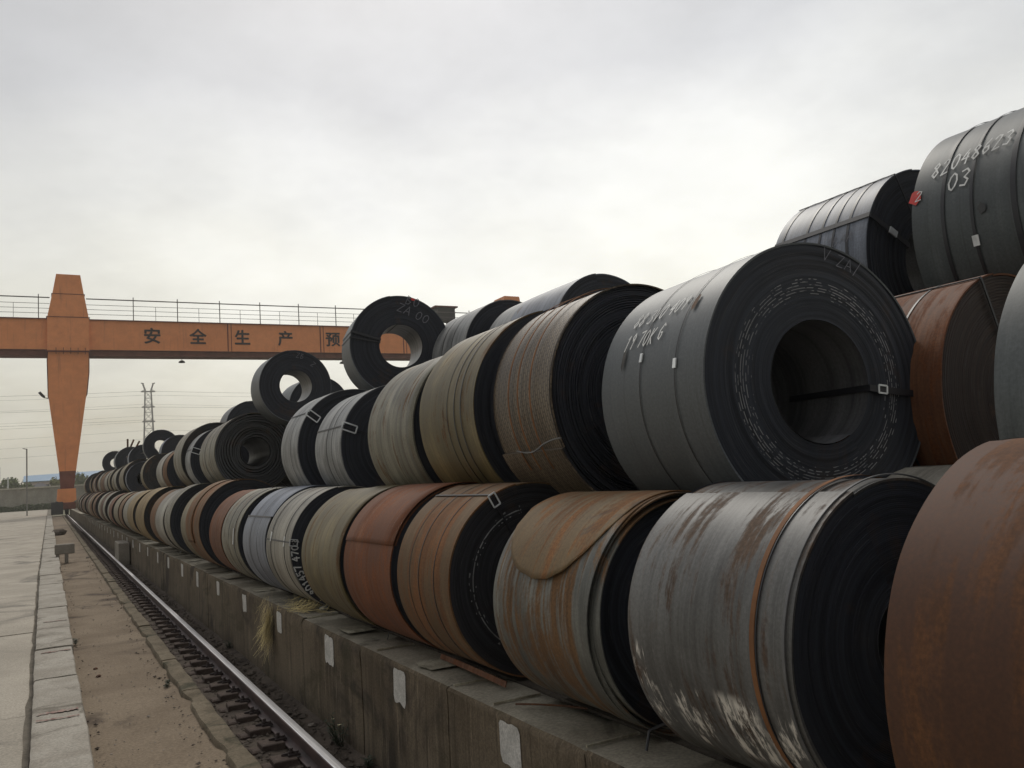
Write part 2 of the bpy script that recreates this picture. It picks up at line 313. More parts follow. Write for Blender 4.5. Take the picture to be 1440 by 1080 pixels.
# ------------------------------------------------------------------ a steel coil
# local frame: axis along +Y, near end at y=0, far end at y=W, coil centre at z=R, Empty on the ground line below it
def coil(X, Y, Z, R, W, mant, label, group, yaw=0, eye=.43, wraps=40, seg=96, face=None, bore=None, loose=0, tail=100, step=.006, tele=.004, oval=0, seed=0, pitch=0):
    rnd = random.Random(seed*13+5)
    face = face or face_dark; bore = bore or bore_m
    if seed >= 35 and yaw == 0: yaw = rnd.uniform(-.022, .022); oval = oval or rnd.uniform(-.004, .004)
    if seed not in (32, 33, 34, 51, 52, 72, 76, 77): tele = rnd.choice((.004, .006, .012, .018))
    t = empty('steel_coil', (X, Y, Z-R+EYE), -yaw); t.rotation_euler = (pitch, 0, -yaw)
    tag(t, label, 'steel coil', group)
    re = R*eye; th0 = math.radians(tail); C = R
    nz = lambda a, b, s=0: noise.noise(Vector((a, b, seed*3.1+s)))
    def rad(th): return R*(1+oval*math.cos(2*(th-.6))) 
    # outer wrap with its free end (a step) at th0
    mb = MB(); ny = max(2, int(W/.12)) if seg >= 96 else 2
    rows = []; uvs = []
    for i in range(seg+1):
        f_ = i/seg; th = th0 + 2*PI*f_
        rr = rad(th) - step*f_ + .0025*nz(math.cos(th)*2, math.sin(th)*2)
        lip = .004+.004*nz(math.cos(th)*3, math.sin(th)*3, 5)
        ys = [-lip+.0015] + [-lip] + [W*k/ny for k in range(1, ny)] + [W+lip]
        row = []; uvr = []
        for k, y in enumerate(ys):
            q = rr + (.0022*nz(th*1.5, y*5, 9) if seg >= 96 else 0)
            if k == 0: q = rr - .009
            row.append((math.cos(th)*q, y, C+math.sin(th)*q)); uvr.append((th*R, y))
        rows.append(row); uvs.append(uvr)
    mb.grid(rows, uvs)
    mb.grid([rows[0], rows[-1]], [uvs[0], uvs[-1]])
    mo = mb.build('outer_wrap', mant, t, 35)
    # wound end: every wrap is a ring with its own offset, true spiral
    mb = MB(); rows = []; uvs = []; p = (R-.004-re)/wraps
    off = [rnd.uniform(-1, 1)*tele*(1 if loose else .35) + tele*1.6*nz(i*.16, 0, 3) + (rnd.uniform(0, .012) if loose else 0) for i in range(wraps+2)]
    g = p*(.16 if not loose else .34)
    for i in range(wraps):
        for (dr, dy) in ((0, 0), (p-g, 0), (p-g*.5, min(.004, p*.35) if not loose else .055)):
            row = []; uvr = []
            for j in range(seg+1):
                f_ = j/seg; th = th0 + 2*PI*f_
                rr = R-.004-i*p-dr-p*f_*(1 if i < wraps-1 else 0)
                rr = max(rr, re)
                if i > 0 or dr > 0: rr *= 1+oval*math.cos(2*(th-.6))
                if loose: rr += .35*p*math.sin(th*2+i*.7)*math.sin(PI*i/wraps)
                y = off[i]*(1-f_)+off[i+1]*f_+dy
                row.append((math.cos(th)*rr, y, C+math.sin(th)*rr)); uvr.append((th, rr))
            rows.append(row); uvs.append(uvr)
    row = [(math.cos(th0+2*PI*j/seg)*re, off[-1], C+math.sin(th0+2*PI*j/seg)*re) for j in range(seg+1)]
    rows.append(row); uvs.append([(th0+2*PI*j/seg, re) for j in range(seg+1)])
    mb.grid(rows, uvs); mb.build('wound_end', face, t, 20)
    mb = MB(); a = []; b_ = []; ua = []; ub = []
    for j in range(seg+1):
        th = th0+2*PI*j/seg; a.append((math.cos(th)*(R-.004)*(1+oval*math.cos(2*(th-.6))), W, C+math.sin(th)*(R-.004)*(1+oval*math.cos(2*(th-.6))))); b_.append((math.cos(th)*re, W, C+math.sin(th)*re)); ua.append((th, R)); ub.append((th, re))
    mb.grid([a, b_], [ua, ub]); mb.build('wound_end', face, t)
    mb = MB(); rows = []; uvs = []
    for j in range(seg+1):
        th = th0+2*PI*j/seg; q = re*(1-.02*j/seg)
        rows.append([(math.cos(th)*q, -.002, C+math.sin(th)*q), (math.cos(th)*q, W*.5, C+math.sin(th)*q), (math.cos(th)*q, W+.002, C+math.sin(th)*q)]); uvs.append([(th*re, 0), (th*re, W/2), (th*re, W)])
    mb.grid(rows, uvs); mb.build('bore_wrap', bore, t, 30)
    t['_'] = 0; del t['_']
    return dict(o=t, R=R, W=W, re=re, rad=rad, C=C)
def band(c, y, w=.03, mat=None, h=.0015, seals=(), th0=0, th1=360, wob=0.0, sealmat=None, sw=.024, sl=.045, rnd=random.Random(9)):
    mb = MB(); n = 96; rows = [[] for _ in range(5)]; a0, a1 = math.radians(th0), math.radians(th1); n = max(6, int(n*(a1-a0)/2/PI))
    for j in range(n+1):
        th = a0+(a1-a0)*j/n; q = c['rad'](th)+.0015; yy = y + wob*math.sin(th*1.0+1)+wob*.4*math.sin(th*2.7)
        for k, (dy, dr) in enumerate(((-w/2, 0), (-w/2, h), (0, h*1.15), (w/2, h), (w/2, 0))):
            rows[k].append((math.cos(th)*(q+dr), yy+dy, c['C']+math.sin(th)*(q+dr)))
    mb.grid(rows); o = mb.build('strap', mat or strap_m, c['o'], 40)
    for s in seals:
        th = math.radians(s); q = c['rad'](th)+h+.002; yy = y + wob*math.sin(th*1.0+1)+wob*.4*math.sin(th*2.7)
        mb = MB(); e = Vector((-math.sin(th), 0, math.cos(th))); nn = Vector((math.cos(th), 0, math.sin(th))); p = Vector((0, yy, c['C']))+nn*q
        mb.bar(p-e*sl, p+e*sl, sw, .006, up=nn); mb.build('seal', sealmat or seal_m, o)
    return o
def eye_strap(c, th, w=.032, mat=None, inner=True, prot=None, y0=0, y1=None, h=.005, seal_r=None, far=False, prot_mat=None):
    """strap through the eye: along the mantle, over the rim, down the end, into the bore"""
    th = math.radians(th); nn = Vector((math.cos(th), 0, math.sin(th))); tt = Vector((-math.sin(th), 0, math.cos(th))); C0 = Vector((0, 0, c['C']))
    R = c['rad'](th)+.005; re = c['re']-.006; W = c['W'] if y1 is None else y1
    pts = [(W, R), (W*.66, R), (W*.33, R), (-.012, R)]
    if inner: pts += [(-.016, R-.012), (-.014, (R+re)/2), (-.014, re), (0, re-.002), (W*.6, re-.002)]
    mb = MB()
    for a, b in zip(pts, pts[1:]):
        pa = C0+nn*a[1]+Vector((0, a[0], 0)); pb = C0+nn*b[1]+Vector((0, b[0], 0))
        dd = (pb-pa).normalized(); mb.bar(pa-dd*.001, pb+dd*.001, w, h, up=dd.cross(tt))
    o = mb.build('strap', mat or strap_m, c['o'])
    if prot:                      # open rectangular loop of zinc strip bent over the rim
        r0, r1, pw = prot; mb = MB(); y = -.020
        P = lambda r_, s: C0+nn*r_+tt*s+Vector((0, y, 0))
        q = [P(r0, -pw), P(r0, pw), P(r1, pw), P(r1, -pw), P(r0, -pw)]
        for a, b in zip(q, q[1:]): mb.bar(a, b, .008 if pw < .03 else .013, .005, up=Vector((0, 1, 0)))
        mb.build('edge_protector', prot_mat or seal_m, o)
    if seal_r:
        mb = MB(); P = C0+nn*seal_r+Vector((0, -.020, 0)); mb.bar(P-nn*.035, P+nn*.035, w*1.25, .008, up=Vector((0, 1, 0))); mb.build('seal', seal_m, o)
    return o
def write_mantle(c, text, y, th, h, w=.007, mat=None, slant=.15, name='chalk_mark', tilt=0, gap=1.35, seed=1, xs=1.0):
    """text runs towards the near end (-y); up is round the coil"""
    st, ln = strokes(text, h, slant, gap, rnd=random.Random(seed), xs=xs); mb = MB(); th = math.radians(th)
    def f3(a, b):
        b2 = b+a*tilt; t_ = th - b2/c['R']; q = c['rad'](t_)+.0045+.0003; return (math.cos(t_)*q, y-a, c['C']+math.sin(t_)*q)
    for s in st: ribbon(mb, s, w, f3)
    return mb.build(name, mat or chalk_m, c['o'])
def write_face(c, text, r_, th, h, w=.007, mat=None, name='chalk_mark', slant=.1, flip=False, radial=False, gap=1.35, seed=1):
    st, ln = strokes(text, h, slant, gap, rnd=random.Random(seed)); mb = MB(); th = math.radians(th)
    c0 = Vector((math.cos(th)*r_, -.013, c['C']+math.sin(th)*r_)); nn = Vector((math.cos(th), 0, math.sin(th))); tt = Vector((math.sin(th), 0, -math.cos(th)))
    if flip: nn, tt = -nn, -tt
    def f3(a, b):
        if radial:                # text climbs round the rim
            t_ = th - a/r_; q = r_+b-h/2; return (math.cos(t_)*q, -.013, c['C']+math.sin(t_)*q)
        return tuple(c0+tt*(a-ln/2)+nn*b)
    for s in st: ribbon(mb, s, w, f3)
    return mb.build(name, mat or chalk_m, c['o'])
def blob(c, y, th, w, h, mat, name='paint_patch', seed=1, face_r=None):
    rnd = random.Random(seed); n = 14; th = math.radians(th); mb = MB(); vs = []
    for i in range(n+1):
        if i == 0: a, b = 0, 0
        else:
            t_ = 2*PI*i/n; k = rnd.uniform(.75, 1.1); a, b = math.cos(t_)*w/2*k, math.sin(t_)*h/2*k
        if face_r is None:
            t2 = th-b/c['R']; q = c['rad'](t2)+.0045; vs.append((math.cos(t2)*q, y-a, c['C']+math.sin(t2)*q))
        else:
            q = face_r+b; t2 = th-a/face_r; vs.append((math.cos(t2)*q, -.013, c['C']+math.sin(t2)*q))
    mb.add(vs, [(0, i, i % n+1) for i in range(1, n+1)]); return mb.build(name, mat, c['o'])

# ================================================================== GROUND AND TRACK
m_road = rough_mat('road_concrete', (.33, .295, .24), (.44, .395, .325), .7, 55, .9, (.20, .18, .15), .62, .25, .01)
m_kerb = rough_mat('kerb_concrete', (.29, .26, .215), (.40, .37, .315), 2.2, 60, .92, (.16, .14, .11), .62, .35, .008)
m_sand = rough_mat('trench_sand', (.175, .132, .090), (.245, .192, .135), .9, 45, .95, (.085, .062, .045), .60, .5, .015)
m_bed = rough_mat('track_bed_dirt', (.070, .054, .042), (.125, .10, .078), 2.5, 50, .95, (.05, .038, .03), .6, .8, .03)
m_lip = rough_mat('track_lip_concrete', (.13, .105, .070), (.22, .18, .125), 2.5, 45, .93, (.055, .052, .03), .58, .8, .03)
m_wall = rough_mat('wall_concrete_stained', (.115, .088, .058), (.18, .142, .098), 1.3, 70, .92, (.055, .043, .032), .58, .6, .012, streak=True)
m_walltop = rough_mat('wall_top_concrete', (.24, .212, .16), (.38, .345, .27), 2.6, 60, .92, (.11, .095, .07), .62, .5, .012)
m_land = rough_mat('open_land', (.12, .11, .07), (.20, .18, .13), .02, .6, .95, (.08, .10, .04), .5, .1, .05)
m_dirt = rough_mat('gutter_dirt', (.11, .095, .072), (.19, .165, .13), 3, 40, .95)
m_rail, t_, b_ = base_mat('rail_steel_rusty', .55, .4)
co = N(t_, 'ShaderNodeTexCoord').outputs['Object']
L(t_, mixc(t_, ramp(t_, noi(t_, co, 1, .3, 1, 12, 5, .6), .3, .7), (.035, .022, .022), (.085, .052, .048)), b_.inputs['Base Color'])
m_head, t_, b_ = base_mat('rail_head_polished', .36, .5, .8)
co = N(t_, 'ShaderNodeTexCoord').outputs['Object']
L(t_, mixc(t_, ramp(t_, noi(t_, co, 30, .5, 1, 4, 5, .6), .3, .7), (.60, .59, .60), (.86, .85, .86)), b_.inputs['Base Color'])
m_plate = rough_mat('tie_plate_rusty', (.060, .042, .034), (.13, .095, .075), 6, 60, .85)
m_clip = rough_mat('clip_rusty', (.030, .022, .022), (.07, .048, .042), 8, 60, .75)
m_straw = flat_mat('straw', (.58, .47, .22), .9)
m_white = rough_mat('white_wall_paint', (.50, .485, .45), (.66, .64, .60), 9, 80, .9, (.30, .27, .23), .68, .3, .004)
m_cream = rough_mat('old_top_paint', (.32, .29, .22), (.50, .46, .35), 6, 70, .9, (.24, .21, .15), .52, .3, .004)
m_redp = rough_mat('faded_red_paint', (.24, .14, .12), (.36, .25, .21), 14, 60, .9, (.30, .27, .23), .50)

def nz3(x, y, z=0): return noise.noise(Vector((x, y, z)))

mb = MB(); mb.box(-900, 1100, -150, 1600, EYE-3.2, EYE-2.15)
tag(mb.build('ground', m_land), kind='structure')
mb = MB(); mb.box(-60, -.155, -8, 199, -.15, .136); tag(mb.build('road_bed', m_dirt), kind='structure')
# road slabs
road = empty('road'); tag(road, kind='structure')
rs = random.Random(2)
for ix, (x0, x1) in enumerate(((-4.2, -.215), (-8.4, -4.22), (-14, -8.42), (-24, -14.02))):
    y = -7.0 + ix*1.3
    while y < 196:
        ln = 5.2; mb = MB(); h = .150+rs.uniform(-.006, .006); n = 14
        rows = []
        for i in range(n+1):
            yy = y+.005+(ln-.010)*i/n
            xe = x1 + (.03*nz3(yy*1.3, 3)+.02*nz3(yy*5, 8) if ix == 0 else 0)+(.03-.0073*min(18, max(0, yy-6.5))-.0026*max(0, yy-24.5) if ix == 0 else 0)
            rows.append([(x0, yy, h-.2), (x0, yy, h)] + [(x0+(xe-x0)*k/5, yy, h+.006*nz3(yy*.7, k)) for k in range(1, 5)] + [(xe-.01, yy, h-.003+.008*nz3(yy*4, 1)), (xe, yy, h-.02), (xe, yy, h-.2)])
        mb.grid(rows); mb.add([rows[0][k] for k in range(len(rows[0]))], [tuple(range(len(rows[0])))]); mb.add(rows[-1], [tuple(range(len(rows[-1])))[::-1]])
        mb.build('road_slab', m_road, road, 30); y += ln
# kerb stones between road and trench, drifting slightly left with distance
kerb = empty('kerb'); tag(kerb, kind='structure')
y = -3.0; i = 0; kr = random.Random(11); marks = []
while y < 112:
    ln = kr.uniform(1.7, 2.6) if y < 60 else 4.5; g = .012
    top = .232+kr.uniform(-.012, .014); dx = kr.uniform(-.012, .012); tiltx = kr.uniform(-.010, .010)
    sh = lambda yy: -.0026*max(0, yy-7)
    n = max(3, int(ln/.16)); rows = []
    for k in range(n+1):
        yy = y+g+(ln-2*g)*k/n; e = 1 if 0 < k < n else .6
        xr = .222+sh(yy)+dx+.010*nz3(yy*1.2, i)+.007*nz3(yy*11, 2); xl = -.140-.0073*min(18, max(0, yy-6.5))-.0026*max(0, yy-24.5)+dx*.5+.012*nz3(yy*3, 30)
        zt = top-(0 if e == 1 else .004)
        rows.append([(xl, yy, -.06), (xl-.002, yy, zt-.012), (xl+.008, yy, zt-.003)] +
                    [(xl+(xr-xl)*q, yy, zt+tiltx*(q-.5)+.003*nz3(yy*3, q*4)+.003*nz3(yy*13, q*13)) for q in (.18, .34, .5, .66, .82)] +
                    [(xr-.008, yy, zt-.002+.005*nz3(yy*9, 5)), (xr+.002, yy, zt-.014+.006*nz3(yy*7, 7)), (xr+.006+.006*nz3(yy*4, 9), yy, -.06)])
    mb.grid = mb.grid
    mb2 = MB(); mb2.grid(rows); nn = len(rows[0]); mb2.add(rows[0], [tuple(range(nn))]); mb2.add(rows[-1], [tuple(range(nn))[::-1]])
    st = mb2.build('kerb_stone', m_kerb, kerb, 45)
    marks.append((y, top, sh(y+ln/2)+dx)); y += ln; i += 1
# faded red paint strokes across two of the kerb stones
for (yy, wd) in ((8.15, .10), (11.3, .07), (7.8, .04), (14.0, .06)):
    mb = MB(); n = 16; a = []; b = []; tz = [q[1] for q in marks if q[0] <= yy-.12][-1]
    for k in range(n+1):
        x = -.12+.30*k/n; z = tz+.0075
        w_ = wd*(.32+.5*nz3(k*.7, yy))*.9+.008
        a.append((x, yy-w_+.03*nz3(k*.3, yy*2), z)); b.append((x, yy+w_+.03*nz3(k*.3, yy*2), z))
    mb.grid([a, b])
    tag(mb.build('paint_stroke', m_redp, kerb))

# sandy trench floor
mb = MB(); rows = []
ys = [-3+.22*k for k in range(150)]; ys += [ys[-1]+1.2*k for k in range(1, 74)]
for yy in ys:
    row = []
    for k in range(13):
        q = k/12; x = .10-.0026*max(0, yy-7)+(1.07+.05-.10+.0026*max(0, yy-7))*q
        row.append((x, yy, .020+.035*max(0, (.12-q)/.12)+.014*nz3(yy*.8, q*2.5)+.007*nz3(yy*3, q*9)+.018*math.exp(-((q-.96)/.05)**2)))
    rows.append(row)
mb.grid(rows); tag(mb.build('trench_floor', m_sand, None, 60), kind='structure')
# concrete lip along the track bed, broken into lengths
lip = empty('track_lip'); tag(lip, kind='structure'); lr = random.Random(5); y = -3.0
while y < 112:
    ln = lr.uniform(1.1, 2.4) if y < 45 else 6; n = max(4, int(ln/.12)); top = .085+lr.uniform(-.012, .012); rows = []
    for k in range(n+1):
        yy = y+.006+(ln-.012)*k/n; ch = max(0, nz3(yy*1.7, 50)-.15)*.10
        x0 = 1.075+.02*nz3(yy*2, 1)+ch*.7; x1 = 1.225+.02*nz3(yy*2.5, 6)
        rows.append([(x0-.014, yy, -.03), (x0-.004+ch*.4, yy, top-.016-ch*.8), (x0+.004+ch*.5, yy, top-.002-ch*.6+.005*nz3(yy*12, 3))] +
                    [(x0+(x1-x0)*q, yy, top-ch*(.7-q*.6)+.005*nz3(yy*9, q*9)) for q in (.3, .55, .8)] + [(x1-.004, yy, top-.003), (x1+.003, yy, top-.014), (x1+.008, yy, -.03)])
    mb = MB(); mb.grid(rows); nn = len(rows[0]); mb.add(rows[0], [tuple(range(nn))]); mb.add(rows[-1], [tuple(range(nn))[::-1]])
    mb.build('lip_length', m_lip, lip, 28); y += ln
mb = MB(); rows = []
for yy in ys:
    rows.append([(1.16+.78*k/10, yy, .012+.018*nz3(yy*1.6, k*.8)+.008*nz3(yy*6, k*3)+(.05*((k-6)/4)**1.5 if k > 6 else 0)) for k in range(11)])
mb.grid(rows); tag(mb.build('track_bed', m_bed, None, 60), kind='structure')

# crane rail: head, web, foot, with tie plates and clips every 0.45 m
rail = empty('crane_rail', (1.575, 0, 0)); tag(rail, 'long rusty crane rail with a polished silver head running beside the low concrete wall', 'rail')
def slab(prof, y0, y1, st): 
    mb = MB(); n = int((y1-y0)/st)
    for a in range(n): mb.prism(prof, y0+st*a, y0+st*(a+1))
    return mb
H = .172
mb = MB(); mb.prism([(-.030, H-.040), (-.036, H-.032), (-.036, H-.006), (-.030, H-.0005), (.030, H-.0005), (.036, H-.006), (.036, H-.032), (.030, H-.040)], -3, 118); mb.build('rail_side', m_rail, rail)
mb = MB(); mb.prism([(-.031, H-.001), (-.026, H+.003), (0, H+.0045), (.026, H+.003), (.031, H-.001)], -3, 118); mb.build('rail_head', m_head, rail)
mb = MB(); mb.prism([(-.010, .05), (-.010, H-.038), (.010, H-.038), (.010, .05)], -3, 118); mb.build('rail_web', m_rail, rail)
mb = MB(); mb.prism([(-.065, .035), (-.065, .044), (-.012, .060), (.012, .060), (.065, .044), (.065, .035)], -3, 118); mb.build('rail_foot', m_rail, rail)
protoP = protoC = protoB = None; y = 2.6; k = 0; pr = random.Random(8)
while k < 290 and y < 117:
    if protoP is None:
        mb = MB(); mb.box(-.305, .150, -.075, .075, -.01, .026, .006); mb.box(-.235, -.070, -.085, .085, .0, .062, .006); mb.box(.070, .150, -.085, .085, 0, .045, .006); mb.box(-.30, -.235, -.06, .06, 0, .030, .005); protoP = mb.build('tie_plate', m_plate, rail); p = protoP
        mb = MB(); mb.box(-.125, -.040, -.028, .028, .058, .078, .004); mb.bar((-.10, 0, .07), (-.10, 0, .115), .026, n=6); mb.bar((-.10, 0, .078), (-.10, 0, .094), .044, n=6); mb.bar((-.16, .03, .066), (-.055, -.02, .086), .018)
        protoC = mb.build('rail_clip', m_clip, p)
        mb = MB(); mb.box(.040, .115, -.026, .026, .046, .066, .004); mb.bar((.09, 0, .06), (.09, 0, .105), .026, n=6); mb.bar((.09, 0, .066), (.09, 0, .082), .042, n=6); protoB = mb.build('rail_clip', m_clip, p)
    else:
        p = protoP.copy(); COL.objects.link(p); p.parent = rail
        if y < 55:
            for q in (protoC, protoB):
                c = q.copy(); COL.objects.link(c); c.parent = p
    p.location = (pr.uniform(-.01, .01), y, pr.uniform(-.006, .004)); p.rotation_euler = (0, 0, pr.uniform(-.07, .07))
    y += .455 if y < 40 else .6; k += 1

# retaining wall: poured lengths, each its own piece, painted marks at every bay
wall = empty('retaining_wall', (1.9, 0, 0)); tag(wall, 'low dark concrete retaining wall with white painted patches along the foot of the stacks', 'wall')
m_two = None
bays = [3.72, 5.18, 6.70, 8.34, 10.05, 11.83, 13.57, 15.31, 17.22, 19.05, 21.08, 23.1, 25.13]
while bays[-1] < 110: bays.append(bays[-1]+2.0)
joints = [-3.0, -1.2, .4, 1.9, 3.06] + [(a+b)/2 for a, b in zip(bays, bays[1:])] + [117]
WT = .80; wr = random.Random(4); DXX = []
for a, b in zip(joints, joints[1:]):
    n = max(4, int((b-a)/.07)) if a < 14 else (8 if a < 30 else 3); rows = []; dxx = wr.uniform(-.006, .006); dz = wr.uniform(-.008, .006)
    tops = []; DXX.append((a, b, dxx, dz))
    for k in range(n+1):
        yy = a+.004+(b-a-.008)*k/n; ed = .012 if k in (0, n) else 0
        ch = max(0, nz3(yy*2.3, 77)-.1)*.055+.008*abs(nz3(yy*13, 70))+.004*abs(nz3(yy*31, 71))
        fr = lambda z: dxx+.010*nz3(yy*1.2, z*2, 4)+.004*nz3(yy*6, z*6, 1)
        rows.append([(fr(z)+ (ed*.4), yy, z) for z in (-.06, .1, .25, .4, .55, .68)] + [(fr(.75)+.002, yy, WT-.045+dz-ch*.4), (ch*.5+.004, yy, WT-.018+dz-ch*.6), (ch+.016, yy, WT+dz-.004-ch*.35)])
        tops.append([(ch+.016, yy, WT+dz-.004-ch*.35)] + [(x, yy, WT+dz+.006*nz3(yy*3, x*9)-ed*.5+.003*nz3(yy*17, x*30)) for x in (.06, .12, .19, .26, .33)] + [(.345, yy, WT+dz-.02), (.35, yy, .1)])
    mb = MB(); mb.grid(rows); mb.add(rows[0], [tuple(range(9))]); mb.add(rows[-1], [tuple(range(9))[::-1]])
    blk = mb.build('wall_length', m_wall, wall, 50)
    mb = MB(); mb.grid(tops); mb.build('wall_top', m_walltop, blk, 50)
for i, yb in enumerate(bays):
    if yb > 60: break
    s = wr.uniform(.85, 1.1); wdt = .115*s; z0, z1 = WT-.245*wr.uniform(.9, 1.08), WT-.042
    mb = MB(); n = 12; a = []; b = []
    for k in range(n+1):
        yy = yb-wdt+2*wdt*k/n
        za = z0+.022*nz3(yy*14, i)+(.03 if k in (0, n) else 0)-.02*(1-k/n)*(i < 2); zb2 = z1+.016*nz3(yy*17, i+9)-(.02 if k in (0, n) else 0)
        dq = [q[2] for q in DXX if q[0] <= yy <= q[1]] or [0]
        a.append([(dq[0]+.010*nz3(yy*1.2, z*2, 4)+.004*nz3(yy*6, z*6, 1)-.0035, yy, z) for z in [za+(zb2-za)*j/6 for j in range(7)]])
    mb.grid(a); mb.build('paint_mark', m_white, wall, 60)
    if i not in (0,):
        mb = MB(); a = []; b = []; yc = yb-.18 if i != 1 else yb-.25; hw = .16*wr.uniform(.7, 1.1)
        for k in range(9):
            yy = yc-hw+2*hw*k/8; a.append((.06+.02*nz3(yy*9, i), yy, WT+.012)); b.append((.27+.03*nz3(yy*9, i+4), yy, WT+.012))
        mb.grid([a, b]); mb.build('paint_mark', m_cream, wall)
# narrow pale joint lines across the wall top
for yy in (3.08, 3.92, 4.40, 5.66, 7.45):
    mb = MB(); mb.box(.03, .30, yy-.005, yy+.005, WT-.002, WT+.0095); mb.build('joint_line', m_cream, wall)
# raised yard behind the wall
mb = MB(); mb.box(2.255, 90, -12, 117, .2, .795); tag(mb.build('yard_ground', rough_mat('yard_dirt', (.08, .065, .05), (.14, .12, .095), 1.2, 30)), kind='structure')

# loose stones and grit
def pebble(mb, x, y, z, s, rnd):
    vs = []
    for (a, b, c) in ((1, 0, 0), (-1, 0, 0), (0, 1, 0), (0, -1, 0), (0, 0, 1), (0, 0, -1)):
        k = s*rnd.uniform(.55, 1.15); vs.append((x+a*k*1.2+rnd.uniform(-.2, .2)*s, y+b*k+rnd.uniform(-.2, .2)*s, z+c*k*.6))
    mb.add(vs, [(0, 2, 4), (2, 1, 4), (1, 3, 4), (3, 0, 4), (2, 0, 5), (1, 2, 5), (3, 1, 5), (0, 3, 5)])
def scatter(name, mat, n, xr, yr, z, sr, seed, pw=1.6):
    rnd = random.Random(seed); mb = MB()
    for _ in range(n):
        yy = yr[0]+(yr[1]-yr[0])*rnd.random()**pw
        pebble(mb, rnd.uniform(*xr), yy, z, rnd.uniform(*sr)*(1 if rnd.random() < .9 else 1.8), rnd)
    return tag(mb.build(name, mat), kind='stuff')
m_stone = rough_mat('rubble_stone', (.07, .055, .045), (.15, .125, .10), 5, 40)
m_stone2 = rough_mat('pale_stone', (.20, .17, .14), (.33, .30, .26), 5, 40)
scatter('track_rubble', m_stone, 1500, (1.66, 1.89), (3.5, 30), .045, (.008, .026), 21)
scatter('track_rubble', m_stone, 900, (1.23, 1.52), (4, 26), .022, (.006, .018), 22)
scatter('trench_grit', m_stone2, 700, (.22, 1.05), (5.5, 40), .03, (.003, .009), 23)
scatter('trench_grit', m_stone, 220, (.88, 1.08), (5.5, 30), .035, (.005, .014), 27)
scatter('trench_grit', m_stone, 110, (.20, .34), (5.5, 30), .04, (.005, .013), 28)
scatter('trench_grit', m_stone2, 130, (.24, 1.05), (5.5, 40), .032, (.003, .008), 24)
scatter('kerb_grit', m_stone, 500, (-.36, -.17), (5.5, 30), .125, (.004, .014), 25)
def stone(x, y, z, s, mat, label, seed, name='stone', cat='stone'):
    mb = MB(); rnd = random.Random(seed); n = 9; rows = []
    for i in range(6):
        ph = PI*i/5; row = []
        for j in range(n+1):
            t_ = 2*PI*(j % n)/n; p = Vector((math.sin(ph)*math.cos(t_), math.sin(ph)*math.sin(t_), math.cos(ph)*.6)); p *= s*(1+.55*noise.noise(p*1.6+Vector((seed*5, 0, 0)))); row.append(tuple(p))
        rows.append(row)
    mb.grid(rows); o = mb.build(name, mat, None, 25); o.location = (x, y, z+s*.35); o.rotation_euler = (0, 0, seed); tag(o, label, cat)

# ================================================================== COILS
GB = 'coils of the bottom row along the wall'; GM = 'coils of the middle row'; GT = 'coils on top of the stack'; GH = 'coils of the rows behind, glimpsed between the front ones'
grey1 = SM('mill_grey', c1=(.125, .140, .150), c2=(.235, .252, .262), rust=(.15, .09, .055), ra=.12, seed=1, streak=.6)
greydark = SM('mill_dark_green', c1=(.085, .098, .100), c2=(.16, .178, .182), rust=(.10, .06, .04), ra=.08, seed=2, streak=.7)
bluegrey = SM('mill_blue', c1=(.13, .15, .19), c2=(.25, .275, .33), rust=(.15, .09, .06), ra=.05, seed=3)
palegrey = SM('mill_pale', c1=(.15, .157, .16), c2=(.38, .385, .38), rust=(.20, .13, .08), ra=.15, seed=4)
palewarm = SM('mill_pale_warm', c1=(.16, .15, .125), c2=(.36, .335, .28), rust=(.24, .15, .08), ra=.25, seed=5)
olive = SM('weathered_olive', c1=(.125, .096, .036), c2=(.27, .21, .090), rust=(.17, .095, .045), ra=.42, seed=6, streak=.8)
olivegrey = SM('weathered_olive_grey', c1=(.105, .098, .072), c2=(.25, .235, .175), rust=(.19, .10, .045), ra=.45, seed=7)
tan = SM('rusted_tan', c1=(.165, .096, .040), c2=(.31, .20, .096), rust=(.25, .105, .035), ra=.6, seed=8, streak=.7, rough=.74)
orange = SM('rusted_orange', c1=(.185, .062, .021), c2=(.33, .130, .050), rust=(.25, .08, .025), ra=.6, seed=9, streak=.6, rough=.74)
brown = SM('rusted_brown', c1=(.105, .042, .018), c2=(.165, .068, .028), rust=(.155, .066, .026), ra=.55, seed=10, streak=.2, stains=False, rough=.74)
brownred = SM('rusted_red_brown', c1=(.135, .048, .018), c2=(.21, .085, .034), rust=(.185, .06, .018), ra=.6, seed=11, rough=.74)
ochre = SM('rusted_ochre', c1=(.20, .135, .05), c2=(.31, .225, .105), rust=(.24, .12, .04), ra=.4, seed=12, rough=.74)
patchy = SM('patchy_grey_rust', c1=(.085, .088, .078), c2=(.20, .20, .175), rust=(.20, .105, .042), ra=.62, seed=13)
checkm = SM('checker_plate', c1=(.135, .098, .062), c2=(.25, .195, .13), rust=(.19, .105, .055), ra=.40, seed=14, checker=True)
b2mat = SM('grey_with_lettering', c1=(.068, .066, .062), c2=(.155, .155, .150), rust=(.115, .072, .046), ra=.54, seed=15,
           smudge=[(.530*math.radians(198), .530*math.radians(226), .42, .60, .10, 3), (.530*math.radians(196), .530*math.radians(222), .19, .36, .13, 9),
                   (.530*math.radians(196), .530*math.radians(224), .03, .17, .12, 5), (.530*math.radians(184), .530*math.radians(222), .66, .80, .07, 12)])
face_M0 = face_mat('wrap_edges_chalk_ticked', c=(.029, .033, .042), seed=2, marks=[(.400+.0135*k, .4025+.0135*k, (.52, .47, .44, .45, .47, .53)[k], 3+2*k, -99, 99) for k in range(6)] + [(.383, .385, .60, 31, -99, 99)])
